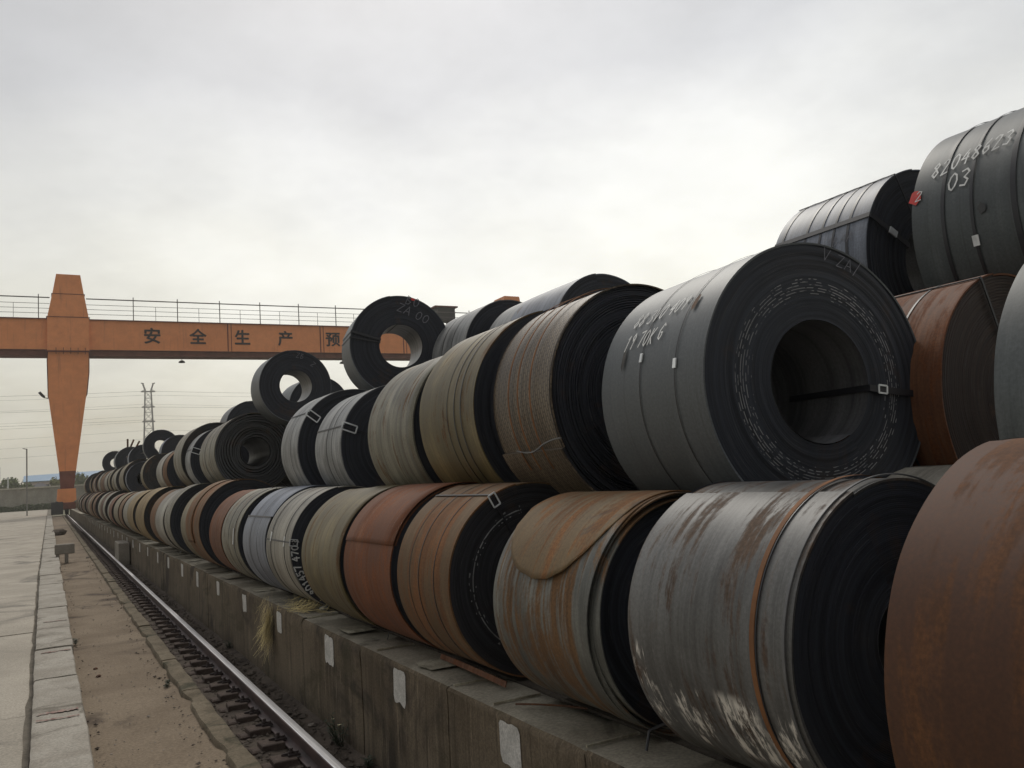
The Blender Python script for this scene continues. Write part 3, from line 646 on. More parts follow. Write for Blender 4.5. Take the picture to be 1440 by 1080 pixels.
face_b4 = face_mat('wrap_edges_scratched', c=(.022, .022, .026), seed=6, marks=[(.392, .397, .38, 4, 1.2, 4.6), (.375, .380, .56, 8, 1.2, 4.6), (.41, .418, .60, 9, 1.2, 4.6)])

C = {}
# ---- bottom row, nearest first
C['b1'] = coil(2.205, .15, -.585, .593, 1.17, brown, 'rust brown coil cut off at lower right, nearest of the bottom row', GB, seed=31, wraps=30, seg=128, eye=.45, face=face_rust)
c = C['b2'] = coil(2.4, 1.851, -.62, .530, .788, b2mat, 'grey bottom coil with a rusty orange band and rubbed white lettering low down', GB, seed=32, wraps=60, seg=160, tail=112, step=.010, eye=.29, tele=.003)
band(c, .150, .020, strap_rust, .003, (), wob=.004); band(c, .020, .010, strap_grey, .004, ()); band(c, .134, .005, strap_m, .002, ())
c = C['b3'] = coil(2.4, 2.974, -.645, .505, .813, patchy, 'bottom coil with a rounded orange tongue of its outer sheet peeled over its grey side', GB, seed=33, wraps=50, seg=160, oval=.006)
c = C['b4'] = coil(2.4, 4.242, -.606, .544, .76, tan, 'orange tan bottom coil with a bright clip on the rim of its black end', GB, seed=34, wraps=60, seg=128, face=face_b4)
eye_strap(c, 118.3, .012, prot=(c['R']+.008, c['R']-.065, .022), h=.003)
band(c, .42, .007, strap_m, .0016, wob=.006, th0=60, th1=260); band(c, .20, .007, strap_m, .0016, wob=.008, th0=60, th1=260); band(c, .56, .005, strap_m, .0012, wob=.006, th0=100, th1=230)
c = C['b5'] = coil(2.4, 5.14, -.603, .547, .923, orange, 'red orange rusted bottom coil with a straight seam across its side and dark end', GB, seed=35, wraps=50, seg=128, tail=160, step=.012)
band(c, .47, .006, strap_rust, .003, wob=.01, th0=60, th1=150)
c = C['b6'] = coil(2.4, 6.198, -.604, .546, 1.056, olive, 'plain olive brown bottom coil touching the red orange one', GB, seed=36, wraps=40, seg=128, oval=.004)
c = C['b7'] = coil(2.4, 7.641, -.591, .559, .878, palewarm, 'pale bottom coil with white stencilled figures running round its black end', GB, seed=37, wraps=50, seg=128)
write_face(c, '801457 4708', .515, 226, .060, .011, stencil_m, 'stencil_figures', radial=True, slant=0, gap=1.25)
eye_strap(c, 171, .014, prot=(c['R']+.008, c['R']-.06, .028)); band(c, .20, .012, strap_m, .002, (171,), wob=.012); band(c, .70, .012, strap_m, .002, (168,), wob=.006)
c = C['b8'] = coil(2.4, 8.586, -.579, .571, 1.004, bluegrey, 'blue grey bottom coil with a thin strap lying across its shoulder', GB, seed=38, wraps=40, seg=96, tail=150, step=.008)
eye_strap(c, 151, .014); band(c, .35, .008, strap_m, .0012, wob=.006); band(c, .66, .008, strap_m, .0012, wob=.006)
c = C['b9'] = coil(2.4, 10.026, -.581, .569, .884, olivegrey, 'grey brown bottom coil with one white seal on its band, beyond the blue grey coil', GB, seed=39, wraps=40, seg=96)
band(c, .18, .014, strap_grey, .004, (176,), sl=.09, sw=.03); band(c, .5, .008, strap_m, .0012)
c = C['b10'] = coil(2.4, 11.113, -.584, .566, .949, brownred, 'narrow looking brick red bottom coil between a grey brown and a tan brown one', GB, seed=40, wraps=30, seg=96)
c = C['b11'] = coil(2.4, 12.387, -.509, .641, 1.12, tan, 'tall tan brown bottom coil with a wide black end, behind the brick red one', GB, seed=41, wraps=40, seg=96)
band(c, .75, .008, strap_m, .0012, wob=.015)
c = C['b11b'] = coil(2.39, 13.66, -.53, .612, .72, olive, 'brown bottom coil slipped a little out against the back of the tall tan brown one', GB, seed=42, wraps=20, seg=72)
c = C['b12'] = coil(2.4, 15.636, -.506, .644, .93, olivegrey, 'grey bottom coil with a wide blue black end facing the tan brown coils', GB, seed=43, wraps=30, seg=72)
band(c, .4, .01, strap_m, .0012)
ords = ['thirteenth', 'fourteenth', 'fifteenth', 'sixteenth', 'seventeenth', 'eighteenth', 'nineteenth', 'twentieth', 'twenty first', 'twenty second', 'twenty third', 'twenty fourth', 'twenty fifth', 'twenty sixth', 'twenty seventh', 'twenty eighth', 'twenty ninth', 'thirtieth', 'thirty first', 'thirty second', 'thirty third', 'thirty fourth', 'thirty fifth', 'thirty sixth', 'thirty seventh', 'thirty eighth', 'thirty ninth', 'fortieth']
far = [(16.87, .618, 1.33, palewarm), (18.327, .614, 1.054, tan), (20.089, .649, 1.676, ochre), (23.323, .637, 1.941, ochre), (25.46, .631, 3.168, olivegrey), (28.775, .637, 2.621, olive), (31.793, .628, 3.55, brownred),
       (35.484, .684, 2.45, olivegrey), (38.113, .698, 2.182, olive), (41.817, .717, 2.978, brown), (46.725, .726, 3.2, tan), (50.163, .743, 2.993, brown), (55.138, .747, 5.2, olive), (61.709, .754, 4.07, brown), (67.469, .778, 4.96, olive)]
cname = {'steel_mill_pale_warm': 'pale buff', 'steel_rusted_tan': 'tan', 'steel_rusted_ochre': 'ochre', 'steel_weathered_olive_grey': 'grey olive', 'steel_weathered_olive': 'olive brown', 'steel_rusted_red_brown': 'red brown', 'steel_rusted_brown': 'dark brown', 'steel_mill_grey': 'grey', 'steel_mill_pale': 'pale grey', 'steel_mill_blue': 'blue grey'}
i = 0; alt = [olive, tan, palewarm, brown, olivegrey]
for (y, R, W, mt) in far:
    n = 1 if W < 2.1 else (2 if W < 4.2 else 3); w1 = (W-.10*(n-1))/n
    for k in range(n):
        m_ = mt if k == 0 else alt[(i*2+k) % 5]
        cc = coil(2.4+.02*math.sin(i*2.1), y+k*(w1+.10), -1.15+R*(1-.01*k), R*(1-.01*k), w1, m_, '%s coil, %s from the near end of the bottom row' % (cname[m_.name], ords[i]), GB, seed=60+i, wraps=14, seg=56 if y < 35 else 40, face=face_far)
        i += 1
# ---- middle row
c = C['m1'] = coil(3.24, .68, .064, .648, .92, greydark, 'dark grey coil at the right edge standing between the rusty coil and the brown one', GM, seed=50, wraps=40, seg=128)
band(c, .80, .03, strap_m, .0016, (175,)); blob(c, .62, 148, .06, .09, chalk_m, 'paint_drip', 4)
c = C['m0'] = coil(3.02, 2.645, .310, .640, .85, grey1, 'big grey coil chalked 88 3V0 409 with its wide dark eye towards us', GM, yaw=.088, eye=.44, seed=51, wraps=95, seg=192, face=face_M0, tele=.0022, tail=300)
band(c, .20, .006, strap_m, .0012, (169.5,), wob=.004, th0=95, th1=235, sl=.022, sw=.022); band(c, .49, .006, strap_m, .0012, (163.5,), wob=.006, th0=95, th1=235, sl=.022, sw=.020)
eye_strap(c, -7.0, .030, seal_r=.62, prot=(.375, .325, .018), prot_mat=seal_m)
write_mantle(c, '88 3V0 409', .67, 147.0, .080, .0075, tilt=.06, slant=.35, seed=2, xs=.66); write_mantle(c, '19 70K G', .68, 158.0, .080, .0075, tilt=.02, slant=.35, seed=3, xs=.66)
write_face(c, 'V ZA/', .555, 71, .058, .004, chalk_dim, seed=4)
stain = flat_mat('mud_stain', (.12, .075, .05), .9)
blob(c, .165, 143, .035, .10, stain, 'mud_stain', 6); blob(c, .655, 162, .030, .15, flat_mat('damp_stain', (.06, .055, .05), .7), 'damp_stain', 7)
c = C['m3'] = coil(3.0, 3.878, .382, .666, .667, checkm, 'brown checker plate coil with three rusty straps and loose ridged wraps in its dark end', GM, seed=52, wraps=34, seg=160, loose=1, tele=.004, tail=205, step=.02, eye=.36)
for yy in (.19, .33, .44): band(c, yy, .012, strap_rust, .003, (), wob=.012, th0=70, th1=215)
mb = MB(); pts = []
for k in range(15):
    q = k/14; th = math.radians(203+2*math.sin(q*5)-6*q*q+10*max(0, q-.6)); R_ = .684; pts.append((math.cos(th)*R_, .44-.52*q, .666+math.sin(th)*R_))
mb.path(pts, .007); mb.build('loose_strap_end', strap_grey, c['o'])
c = C['m4'] = coil(3.0, 4.77, .39, .673, .912, olive, 'large olive brown coil with two fine bands, left of the checker plate coil', GM, seed=53, wraps=50, seg=128)
band(c, .30, .010, strap_m, .0016, wob=.012); band(c, .20, .010, strap_m, .0016, wob=.016); band(c, .42, .006, strap_m, .0012, wob=.02, th0=120, th1=230)
c = C['m5'] = coil(3.0, 5.902, .354, .64, .956, olivegrey, 'dull grey green coil whose end nearly touches the large olive brown coil', GM, seed=54, wraps=40, seg=128, oval=.004)
c = C['m6'] = coil(3.0, 7.803, .32, .609, .906, palegrey, 'wider bright grey coil with a zinc loop, next to the grey green coil', GM, seed=55, wraps=50, seg=128)
band(c, .48, .010, strap_m, .0016, wob=.004); eye_strap(c, 160, .012, prot=(c['R']+.012, c['R']-.13, .035)); band(c, .30, .005, strap_m, .002, wob=.004)
c = C['m7'] = coil(3.0, 9.196, .379, .663, .718, palegrey, 'narrower bright grey coil with a zinc loop, left of a wider bright grey one', GM, seed=56, wraps=50, seg=128)
eye_strap(c, 143, .012, prot=(c['R']+.012, c['R']-.14, .035)); band(c, .3, .008, strap_m, .0012, wob=.006)
c = C['m8'] = coil(3.02, 14.65, .60, .665, 2.0, olivegrey, 'loosely wound coil with gaping spiral wraps and a small dark eye', GM, seed=57, wraps=11, seg=96, loose=1, eye=.36, tele=.02, yaw=.03, face=face_loose)
band(c, .55, .02, strap_m, .002); band(c, 1.2, .02, strap_grey, .004)
c = C['m9'] = coil(3.0, 17.51, .589, .64, .603, palegrey, 'thin pale coil with a white seal squeezed in behind the loosely wound one', GM, seed=58, wraps=20, seg=72); eye_strap(c, 160, .02, prot=(c['R'], c['R']-.16, .05))
c = C['m10'] = coil(3.0, 18.23, .674, .717, 1.024, olivegrey, 'tallest brown grey coil of the far middle row, behind the thin pale coil', GM, seed=59, wraps=30, seg=72, face=face_far)
c = C['m11b'] = coil(3.0, 21.927, .524, .581, .825, tan, 'tan coil with a near black end left of the tallest brown grey coil', GM, seed=90, wraps=20, seg=64)
c = C['m11a'] = coil(3.0, 22.85, .531, .587, 1.35, palewarm, 'pale buff coil pressed against the back of a tan coil in the middle row', GM, seed=91, wraps=20, seg=64)
c = C['m12'] = coil(3.0, 27.521, .576, .628, .626, olive, 'olive rimmed coil with a big dull black end, middle row far off', GM, seed=92, wraps=20, seg=64, face=face_far)
c = C['m13'] = coil(3.0, 33.836, .58, .632, .618, bluegrey, 'coil with a large blue black end and reddish rim, middle row far off', GM, seed=93, wraps=20, seg=56)
i = 0; farm = [(34.55, .689, 3.45, olive), (38.538, .687, 4.1, olivegrey), (42.729, .717, 5.3, olive), (48.3, .72, 2.2, tan), (50.858, .747, 3.3, olivegrey), (54.244, .799, 4.9, brown), (59.275, .854, 4.7, olive), (68.067, .90, 4.6, brown)]
zf = {34.55: .643, 38.538: .641, 42.729: .674, 48.3: .68, 50.858: .707, 54.244: .763, 59.275: .824, 68.067: .875}
words = ['first', 'second', 'third', 'fourth', 'fifth', 'sixth', 'seventh', 'eighth', 'ninth', 'tenth', 'eleventh', 'twelfth', 'thirteenth', 'fourteenth', 'fifteenth', 'sixteenth', 'seventeenth', 'eighteenth', 'nineteenth', 'twentieth', 'twenty first']
for (y, R, W, mt) in farm:
    n = 2 if W < 3.6 else 3; n = 1 if W < 2.4 else n; w1 = (W-.10*(n-1))/n
    for k in range(n):
        m_ = mt if k == 0 else alt[(i*3+k) % 5]
        coil(3.0+.03*math.sin(i*1.7), y+k*(w1+.10), zf[y]-.02*k, R-.02*k, w1, m_, '%s coil of the middle row, %s beyond the one with the blue black end' % (cname[m_.name], words[i]), GM, seed=100+i, wraps=14, seg=44, face=face_far)
        i += 1
# ---- upper coils
c = C['t1'] = coil(5.17, 2.25, 1.205, .732, .86, greydark, 'highest dark coil at upper right chalked 82048623 03 with a red paint spot', GT, seed=70, wraps=40, seg=128, tail=300)
write_mantle(c, '82048623', .76, 154.0, .105, .010, tilt=.16, slant=.1, seed=6, xs=.62); write_mantle(c, '03', .64, 163.5, .105, .010, slant=.1, tilt=.1, seed=7, xs=.75)
blob(c, .845, 161, .085, .10, red_paint, 'red_spot', 3); write_mantle(c, '2', .845, 163, .06, .006, seed=8)
band(c, .67, .022, strap_m, .0016, wob=.006); band(c, .50, .018, strap_m, .0016, (189,), wob=.006, sl=.03, sw=.035); band(c, .27, .03, strap_m, .0016, wob=.008)
blob(c, .44, 176, .05, .07, flat_mat('oil_spot', (.03, .03, .03), .4), 'oil_spot', 9); blob(c, .16, 160, .035, .045, MS['mill_dark_green'], 'oil_spot', 10)
c = C['t2'] = coil(5.0, 3.38, 1.13, .655, .76, bluegrey, 'blue grey coil on the top tier wrapped in five dark bands and a crossing strap', GT, seed=71, wraps=50, seg=128)
for yy in (.70, .49, .36, .25): band(c, yy, .018, strap_m, .0016, wob=.004)
band(c, .15, .022, strap_m, .0016, wob=.05); eye_strap(c, 153.3, .034, seal_r=.44); write_mantle(c, '1BAA', .30, 166, .06, .004, chalk_dim, seed=9)
eye_strap(c, 118, .012)
C['r2'] = c = coil(4.19, 2.456, .196, .635, .62, brownred, 'rusty brown coil wedged between the big grey coil and the dark one above it', GM, seed=72, wraps=30, seg=128, face=face_rust, yaw=-.02, eye=.3, tele=.002)
band(c, .25, .012, strap_m, .0016, wob=.05); eye_strap(c, 112, .014); eye_strap(c, 60, .012)
C['t3'] = c = coil(4.616, 6.466, 1.203, .605, .94, bluegrey, 'pale blue grey coil peeking over the checker plate coil', GT, seed=73, wraps=30, seg=96)
C['t5'] = c = coil(4.65, 7.42, 1.19, .634, .50, palegrey, 'coil of which only a pale strip shows between two rounded ends over the olive coil', GT, seed=74, wraps=20, seg=96)
C['t4'] = c = coil(4.56, 8.255, 1.33, .603, .95, palegrey, 'grey coil peeking up right of the big open eyed coil on the top tier', GT, seed=75, wraps=30, seg=96)
band(c, .35, .01, strap_m, .0012); band(c, .6, .01, strap_m, .0012)
C['B'] = c = coil(3.689, 9.0, 1.504, .6, .60, grey1, 'large coil standing high with the orange girder seen through its open eye', GT, yaw=.153, eye=.426, seed=76, wraps=60, seg=128, bore=bore_light, tele=.001)
C['B']['o'].location.x = .391*9.2; C['B']['o'].location.y = 9.2; k_ = 9.2
C['B']['o'].location.z = .1671*k_-.6+EYE
eye_strap(c, 163, .030, mat=strap_m); eye_strap(c, 170, .014)
write_face(c, 'B0', .50, 72, .10, .008, chalk_dim, seed=10); write_face(c, 'ZA 00', .37, 66, .10, .008, chalk_dim, seed=11, flip=False); blob(c, 0, 73, .06, .03, red_paint, 'red_spot', 5, face_r=.575)
C['C'] = c = coil(.2556*13.6, 13.6, .1167*13.6, .0434*13.6, .60, grey1, 'open eyed coil on top to the left of the loftier one, sky showing through it', GT, yaw=-.011, eye=.445, seed=77, wraps=50, seg=96, bore=bore_light, tele=.001)
write_face(c, 'ZB', .46, 80, .08, .006, chalk_dim, seed=12); write_face(c, 'Z', .42, 50, .08, .006, chalk_dim, seed=13)
C['C2'] = coil(4.517, 15.943, 1.45, .597, .9, grey1, 'coil half hidden behind the open eyed one and seen through its eye', GT, seed=78, wraps=30, seg=72)
C['D'] = coil(4.158, 20.43, 1.444, .6, .9, grey1, 'small dark ended coil showing its crown behind the loosely wound coil', GT, seed=79, wraps=20, seg=72)
C['E'] = coil(3.7, 35.0, 1.80, .64, .46, grey1, 'small ring shaped coil upright against the sky in front of the lattice pylon', GT, seed=80, wraps=20, seg=64, bore=bore_m, tele=.001, eye=.40)
C['F'] = coil(3.10, 52.0, 1.85, .66, .5, grey1, 'leftmost ring of the far top tier with a sliver of sky in its eye', GT, seed=81, wraps=16, seg=56, yaw=.05, eye=.38)
C['G'] = coil(3.222, 42.9, 1.568, .675, .8, grey1, 'black ended coil of the far top tier, right of the leftmost ring', GT, seed=82, wraps=16, seg=56)
C['H'] = coil(3.5, 39.6, 1.53, .62, .8, bluegrey, 'far black ended coil just below and left of the ring shaped coil', GT, seed=83, wraps=16, seg=56)
C['I'] = coil(4.134, 33.039, 1.441, .654, .8, bluegrey, 'far coil with a pale rim right of the ring shaped coil', GT, seed=84, wraps=16, seg=56)
# ---- rows behind, only slivers visible
k = 0
for (x, z, R, ys_) in ((3.56, -.62, .53, [.1+1.06*j for j in range(18)]), (4.27, .10, .575, [3.75+1.1*j for j in range(5)]), (4.17, .50, .62, [9.32+1.1*j for j in range(11)]), (5.45, .05, .58, [1.2+1.15*j for j in range(8)])):
    for y in ys_:
        coil(x, y, z, R, .93, alt[k % 5] if x < 4 else grey1, 'coil of the rows behind, glimpsed in the gaps between the front rows', GH, seed=130+k, wraps=8, seg=48, face=face_dark); k += 1

# ---- peeled outer sheet on the third bottom coil: tongue + stacked edges
c = C['b3']; o3 = c['o']; R3 = .505; W3 = .813
m_peel = SM('peeled_sheet', c1=(.19, .125, .055), c2=(.28, .195, .095), rust=(.25, .11, .035), ra=.55, seed=16, streak=.6, rough=.74)
mb = MB(); nu, nv = 40, 30; rows = []; uvs = []
def tongue_end(v):           # polar angle where the tongue ends at axial v (0 near .. 1 far)
    q = (v-.50)/.50; return 116 + 46*math.sqrt(max(0, 1-abs(q)**2.3))
for i in range(nv+1):
    v = i/nv; te = tongue_end(min(.999, max(.001, v)))+1.2*nz3(v*9, 3); row = []; ur = []
    for j in range(nu+1):
        th = 40+(te-40)*j/nu; lift = .009+.010*max(0, (th-112)/55)**2+.004*nz3(v*3, th*.03); q = R3+lift
        t_ = math.radians(th); row.append((math.cos(t_)*q, -.012+v*(W3+.02), R3+math.sin(t_)*q)); ur.append((t_*R3, v*W3))
    rows.append(row); uvs.append(ur)
mb.grid(rows, uvs); pe = mb.build('peeled_sheet', m_peel, o3, 60)
so_ = pe.modifiers.new('thickness', 'SOLIDIFY'); so_.thickness = .005; so_.offset = 0
pe['label'] = 'rounded rusty orange tongue of outer sheet'
for k, (dr, y0, y1, th0, th1) in enumerate(((.0045, -.020, .16, 95, 262), (.006, -.045, .11, 75, 258), (.003, -.070, .05, 60, 250))):
    mb = MB(); rows = []; uvs = []
    for j in range(70):
        th = math.radians(th0+(th1-th0)*j/69); q = R3+dr-.012*k+.010*math.sin(j*.11+k)*(k > 0); yy0 = y0+.018*math.sin(th*2+k*2)
        rows.append([(math.cos(th)*(q-.006), yy0+.001, R3+math.sin(th)*(q-.006)), (math.cos(th)*q, yy0, R3+math.sin(th)*q), (math.cos(th)*(q+.001), y1, R3+math.sin(th)*(q+.001))]); uvs.append([(th*R3, yy0), (th*R3, yy0), (th*R3, y1)])
    mb.grid(rows, uvs); mb.build('loose_wrap_edge', patchy, o3, 40)
# overlapping outer sheet ends on other coils
def flap(c, th0, th1, y0, y1, mat, lift=.006, name='outer_sheet_end'):
    mb = MB(); rows = []; uvs = []
    for j in range(41):
        th = math.radians(th0+(th1-th0)*j/40); q = c['rad'](th)+lift
        rows.append([(math.cos(th)*q, y0+(y1-y0)*i/6, c['C']+math.sin(th)*q) for i in range(7)]); uvs.append([(th*c['R'], y0+(y1-y0)*i/6) for i in range(7)])
    mb.grid(rows, uvs); o = mb.build(name, mat, c['o'], 60); s = o.modifiers.new('thickness', 'SOLIDIFY'); s.thickness = .004; s.offset = -1; return o
flap(C['b5'], 20, 160.5, -.01, .935, orange); flap(C['b11'], 40, 200, .55, 1.13, tan, .012); flap(C['m5'], 30, 235, -.012, .60, olivegrey, .006); flap(C['b6'], 40, 240, -.02, .5, olive, .008)

# strips of strapping, rods and litter lying on the wall top
def rod(pts, w, mat, label, name='steel_strip', cat='scrap strip'):
    mb = MB(); mb.path(pts, w, 6); tag(mb.build(name, mat), label, cat)
TOP = WT+.012
def curved_strip(a, b, sag, wd, mat, label):
    mb = MB(); n = 14; A = []; B_ = []
    for k in range(n+1):
        q = k/n; p = Vector(a).lerp(Vector(b), q)+Vector((sag*math.sin(PI*q), 0, .02*math.sin(PI*q)))
        A.append(tuple(p)); B_.append(tuple(p+Vector((wd*.3, 0, wd))))
    mb.grid([A, B_]); o = mb.build('steel_strip', mat); s = o.modifiers.new('t', 'SOLIDIFY'); s.thickness = .006; tag(o, label, 'scrap strip')
curved_strip((2.13, 5.05, TOP), (2.10, 4.12, TOP+.003), -.03, .030, brownred, 'bowed rust red steel strip lying on the wall top beside the orange tan coil')
rod([(1.99, 3.80, TOP+.004), (2.05, 3.72, TOP+.008), (2.13, 3.60, TOP+.012), (2.20, 3.48, TOP+.01)], .010, brown, 'thin dark rod on the wall top below the peeled coil', 'steel_rod', 'rod')
rod([(2.07, 2.86, TOP), (2.10, 2.87, TOP+.07), (2.14, 2.82, TOP+.10), (2.18, 2.74, TOP+.09)], .012, strap_m, 'black hooked strap end sticking up by the grey lettered coil', 'strap_hook', 'scrap strap')
rod([(2.10, 5.92, TOP), (2.11, 5.91, TOP+.05), (2.15, 5.86, TOP+.06)], .008, strap_m, 'tiny black hook on the wall top under the red orange coil', 'strap_hook', 'scrap strap')
rod([(2.22, 13.3, TOP+.02), (2.24, 14.6, TOP+.16)], .045, brown, 'rusty pipe stub leaning on the wall top by the brick red coil', 'pipe_stub', 'pipe')
rod([(2.08, 17.0, TOP+.02), (2.16, 16.9, TOP+.14), (2.32, 16.7, TOP+.15), (2.42, 16.6, TOP+.05)], .035, strap_grey, 'bent grey bar arching over the wall top by the grey coil', 'bent_bar', 'scrap bar')
stone(2.16, 7.75, TOP, .035, chalk_m, 'crumpled white scrap on the wall top by the olive coil', 3, 'paper_scrap', 'litter')
stone(1.80, 6.96, .03, .030, m_stone2, 'flat whitish stone between rail and wall', 4)
stone(1.74, 8.3, .03, .035, m_stone, 'brownish stone beside the rail near the hanging straw', 5)
stone(1.66, 5.62, .02, .055, m_stone, 'broad brown rubble stone by the rail at the bottom of the photo', 6)
stone(1.78, 5.3, .02, .05, m_stone, 'grey brown rubble stone at the wall foot close to the weed', 7)
stone(.42, 10.98, .02, .022, brown, 'small dark clod on the sandy strip, upper of a close pair', 8, 'clod', 'clod')
stone(.43, 10.5, .02, .026, brown, 'small dark clod on the sandy strip, lower of a close pair', 9, 'clod', 'clod')
stone(.24, 9.85, .02, .018, m_stone, 'small clod beside the kerb foot', 10, 'clod', 'clod')
stone(.30, 53.5, .02, .35, m_bed, 'low dark heap of dirt on the sandy strip far along the kerb', 11, 'dirt_heap', 'dirt heap')
stone(1.0, 31.0, .03, .05, m_stone2, 'pale pebble beside the track lip near the concrete barrier', 12)

# straw: a hanging tuft on the wall face and a wisp on its top
def straw(name, base, n, spread, ln, dirf, label, seed, rad=.0022):
    rnd = random.Random(seed); mb = MB()
    for _ in range(n):
        p = Vector(base)+Vector((rnd.gauss(0, spread[0]), rnd.gauss(0, spread[1]), rnd.gauss(0, spread[2]))); d_ = dirf(rnd); l = ln*rnd.uniform(.4, 1.1); pts = [p]
        for k in range(4):
            d_ = (d_+Vector((rnd.gauss(0, .16), rnd.gauss(0, .22), rnd.gauss(0, .12)))).normalized(); pts.append(pts[-1]+d_*l/4)
        w_ = rad*rnd.uniform(.7, 1.6)
        for a, b in zip(pts, pts[1:]):
            s_x = Vector((0, 1, .2)).normalized()*w_; mb.add([a-s_x, a+s_x, b+s_x*.8, b-s_x*.8], [(0, 1, 2, 3)])
    return tag(mb.build(name, m_straw), label, 'straw')
straw('straw_tuft', (1.85, 8.62, .66), 300, (.020, .03, .08), .27, lambda r_: Vector((-.12, .10+.38*r_.random(), -1)), 'tuft of dry straw hanging down the dark wall face', 1)
tuft2 = straw('straw_tuft', (2.0, 8.0, WT+.03), 220, (.06, .20, .012), .28, lambda r_: Vector((.25, 1*r_.choice((-1, 1)), .05)), 'wisp of dry straw lying on the wall top under the stencilled coil', 2, .003)

# weed at the wall foot with two small pale flowers
m_leafd = flat_mat('weed_leaf', (.035, .045, .022), .7)
def leaf(mb, p, d_, l, w_, up):
    s_ = d_.cross(up).normalized()*w_/2; m_ = p+d_*l*.5+up*l*.08
    mb.add([p, m_+s_, p+d_*l, m_-s_], [(0, 1, 2, 3)])
def weed(x, y, h, n, seed, label, flowers=0):
    rnd = random.Random(seed); o = empty('weed_plant', (x, y, .03)); tag(o, label, 'weed'); ms = MB(); ml = MB(); mf = MB()
    for i in range(n):
        a = rnd.uniform(0, 2*PI); d_ = Vector((math.cos(a)*.35-.15, math.sin(a)*.5, 1)).normalized(); p = Vector((rnd.gauss(0, .01), rnd.gauss(0, .03), 0)); l = h*rnd.uniform(.5, 1)
        for k in range(4):
            q = p+d_*l/4; ms.bar(p, q, .004); p = q; d_ = (d_+Vector((rnd.gauss(0, .12), rnd.gauss(0, .15), -.05))).normalized()
            for _ in range(3):
                b = rnd.uniform(0, 2*PI); ml_d = Vector((math.cos(b), math.sin(b), rnd.uniform(-.2, .6))).normalized(); leaf(ml, p, ml_d, rnd.uniform(.02, .045), .015, Vector((0, 0, 1)))
        if i < flowers:
            for b in range(6): leaf(mf, p, Vector((math.cos(b), math.sin(b), .3)).normalized(), .014, .008, Vector((0, 0, 1)))
    ms.build('stem', m_leafd, o); ml.build('leaves', m_leafd, o)
    if flowers: mf.build('flower', flat_mat('petal', (.7, .62, .4), .8), o)
weed(1.84, 6.30, .26, 12, 3, 'dark leafy weed with two pale flowers at the foot of the wall', 3)
weed(1.0, 9.4, .07, 5, 8, 'tiny weed on the sand against the track lip')
weed(.26, 13.0, .08, 6, 9, 'small tuft of weed at the foot of the kerb')
weed(1.87, 10.9, .12, 7, 10, 'low weed at the wall foot beyond the hanging straw')
weed(1.86, 5.75, .10, 6, 5, 'small low weed at the wall foot near the bottom of the photo')

# ================================================================== GANTRY CRANE
CY = 118.0; EZ = EYE
m_or = rough_mat('crane_orange', (.66, .242, .088), (.71, .268, .100), .22, 1.1, .6, (.60, .215, .080), .64, .02, .02, spec=.4, gr=.95)
t_ = m_or.node_tree; b_ = t_.nodes['Principled BSDF']
co = N(t_, 'ShaderNodeTexCoord').outputs['Object']
stv = noi(t_, co, 3.2, 3.2, .22, 1, 5, .65, off=4)
src = b_.inputs['Base Color'].links[0].from_socket
L(t_, mixc(t_, mth(t_, 'MULTIPLY', ramp(t_, stv, .54, .76), .35), src, (.22, .09, .055)), b_.inputs['Base Color'])
m_ordk = rough_mat('crane_brown_red', (.13, .042, .030), (.20, .072, .05), .8, 8, .7)
m_dark = flat_mat('dark_iron', (.028, .026, .028), .6)
m_rly = flat_mat('handrail_grey', (.10, .09, .085), .6)
m_glyph = flat_mat('black_lettering', (.03, .02, .02), .8)
crane = empty('gantry_crane', (1.575, CY, 0)); tag(crane, 'orange gantry crane with a tapered leg and a long lettered girder spanning the coil yard', 'gantry crane')
CX = 1.575
def P(x, z): return (x-CX, z+EZ)
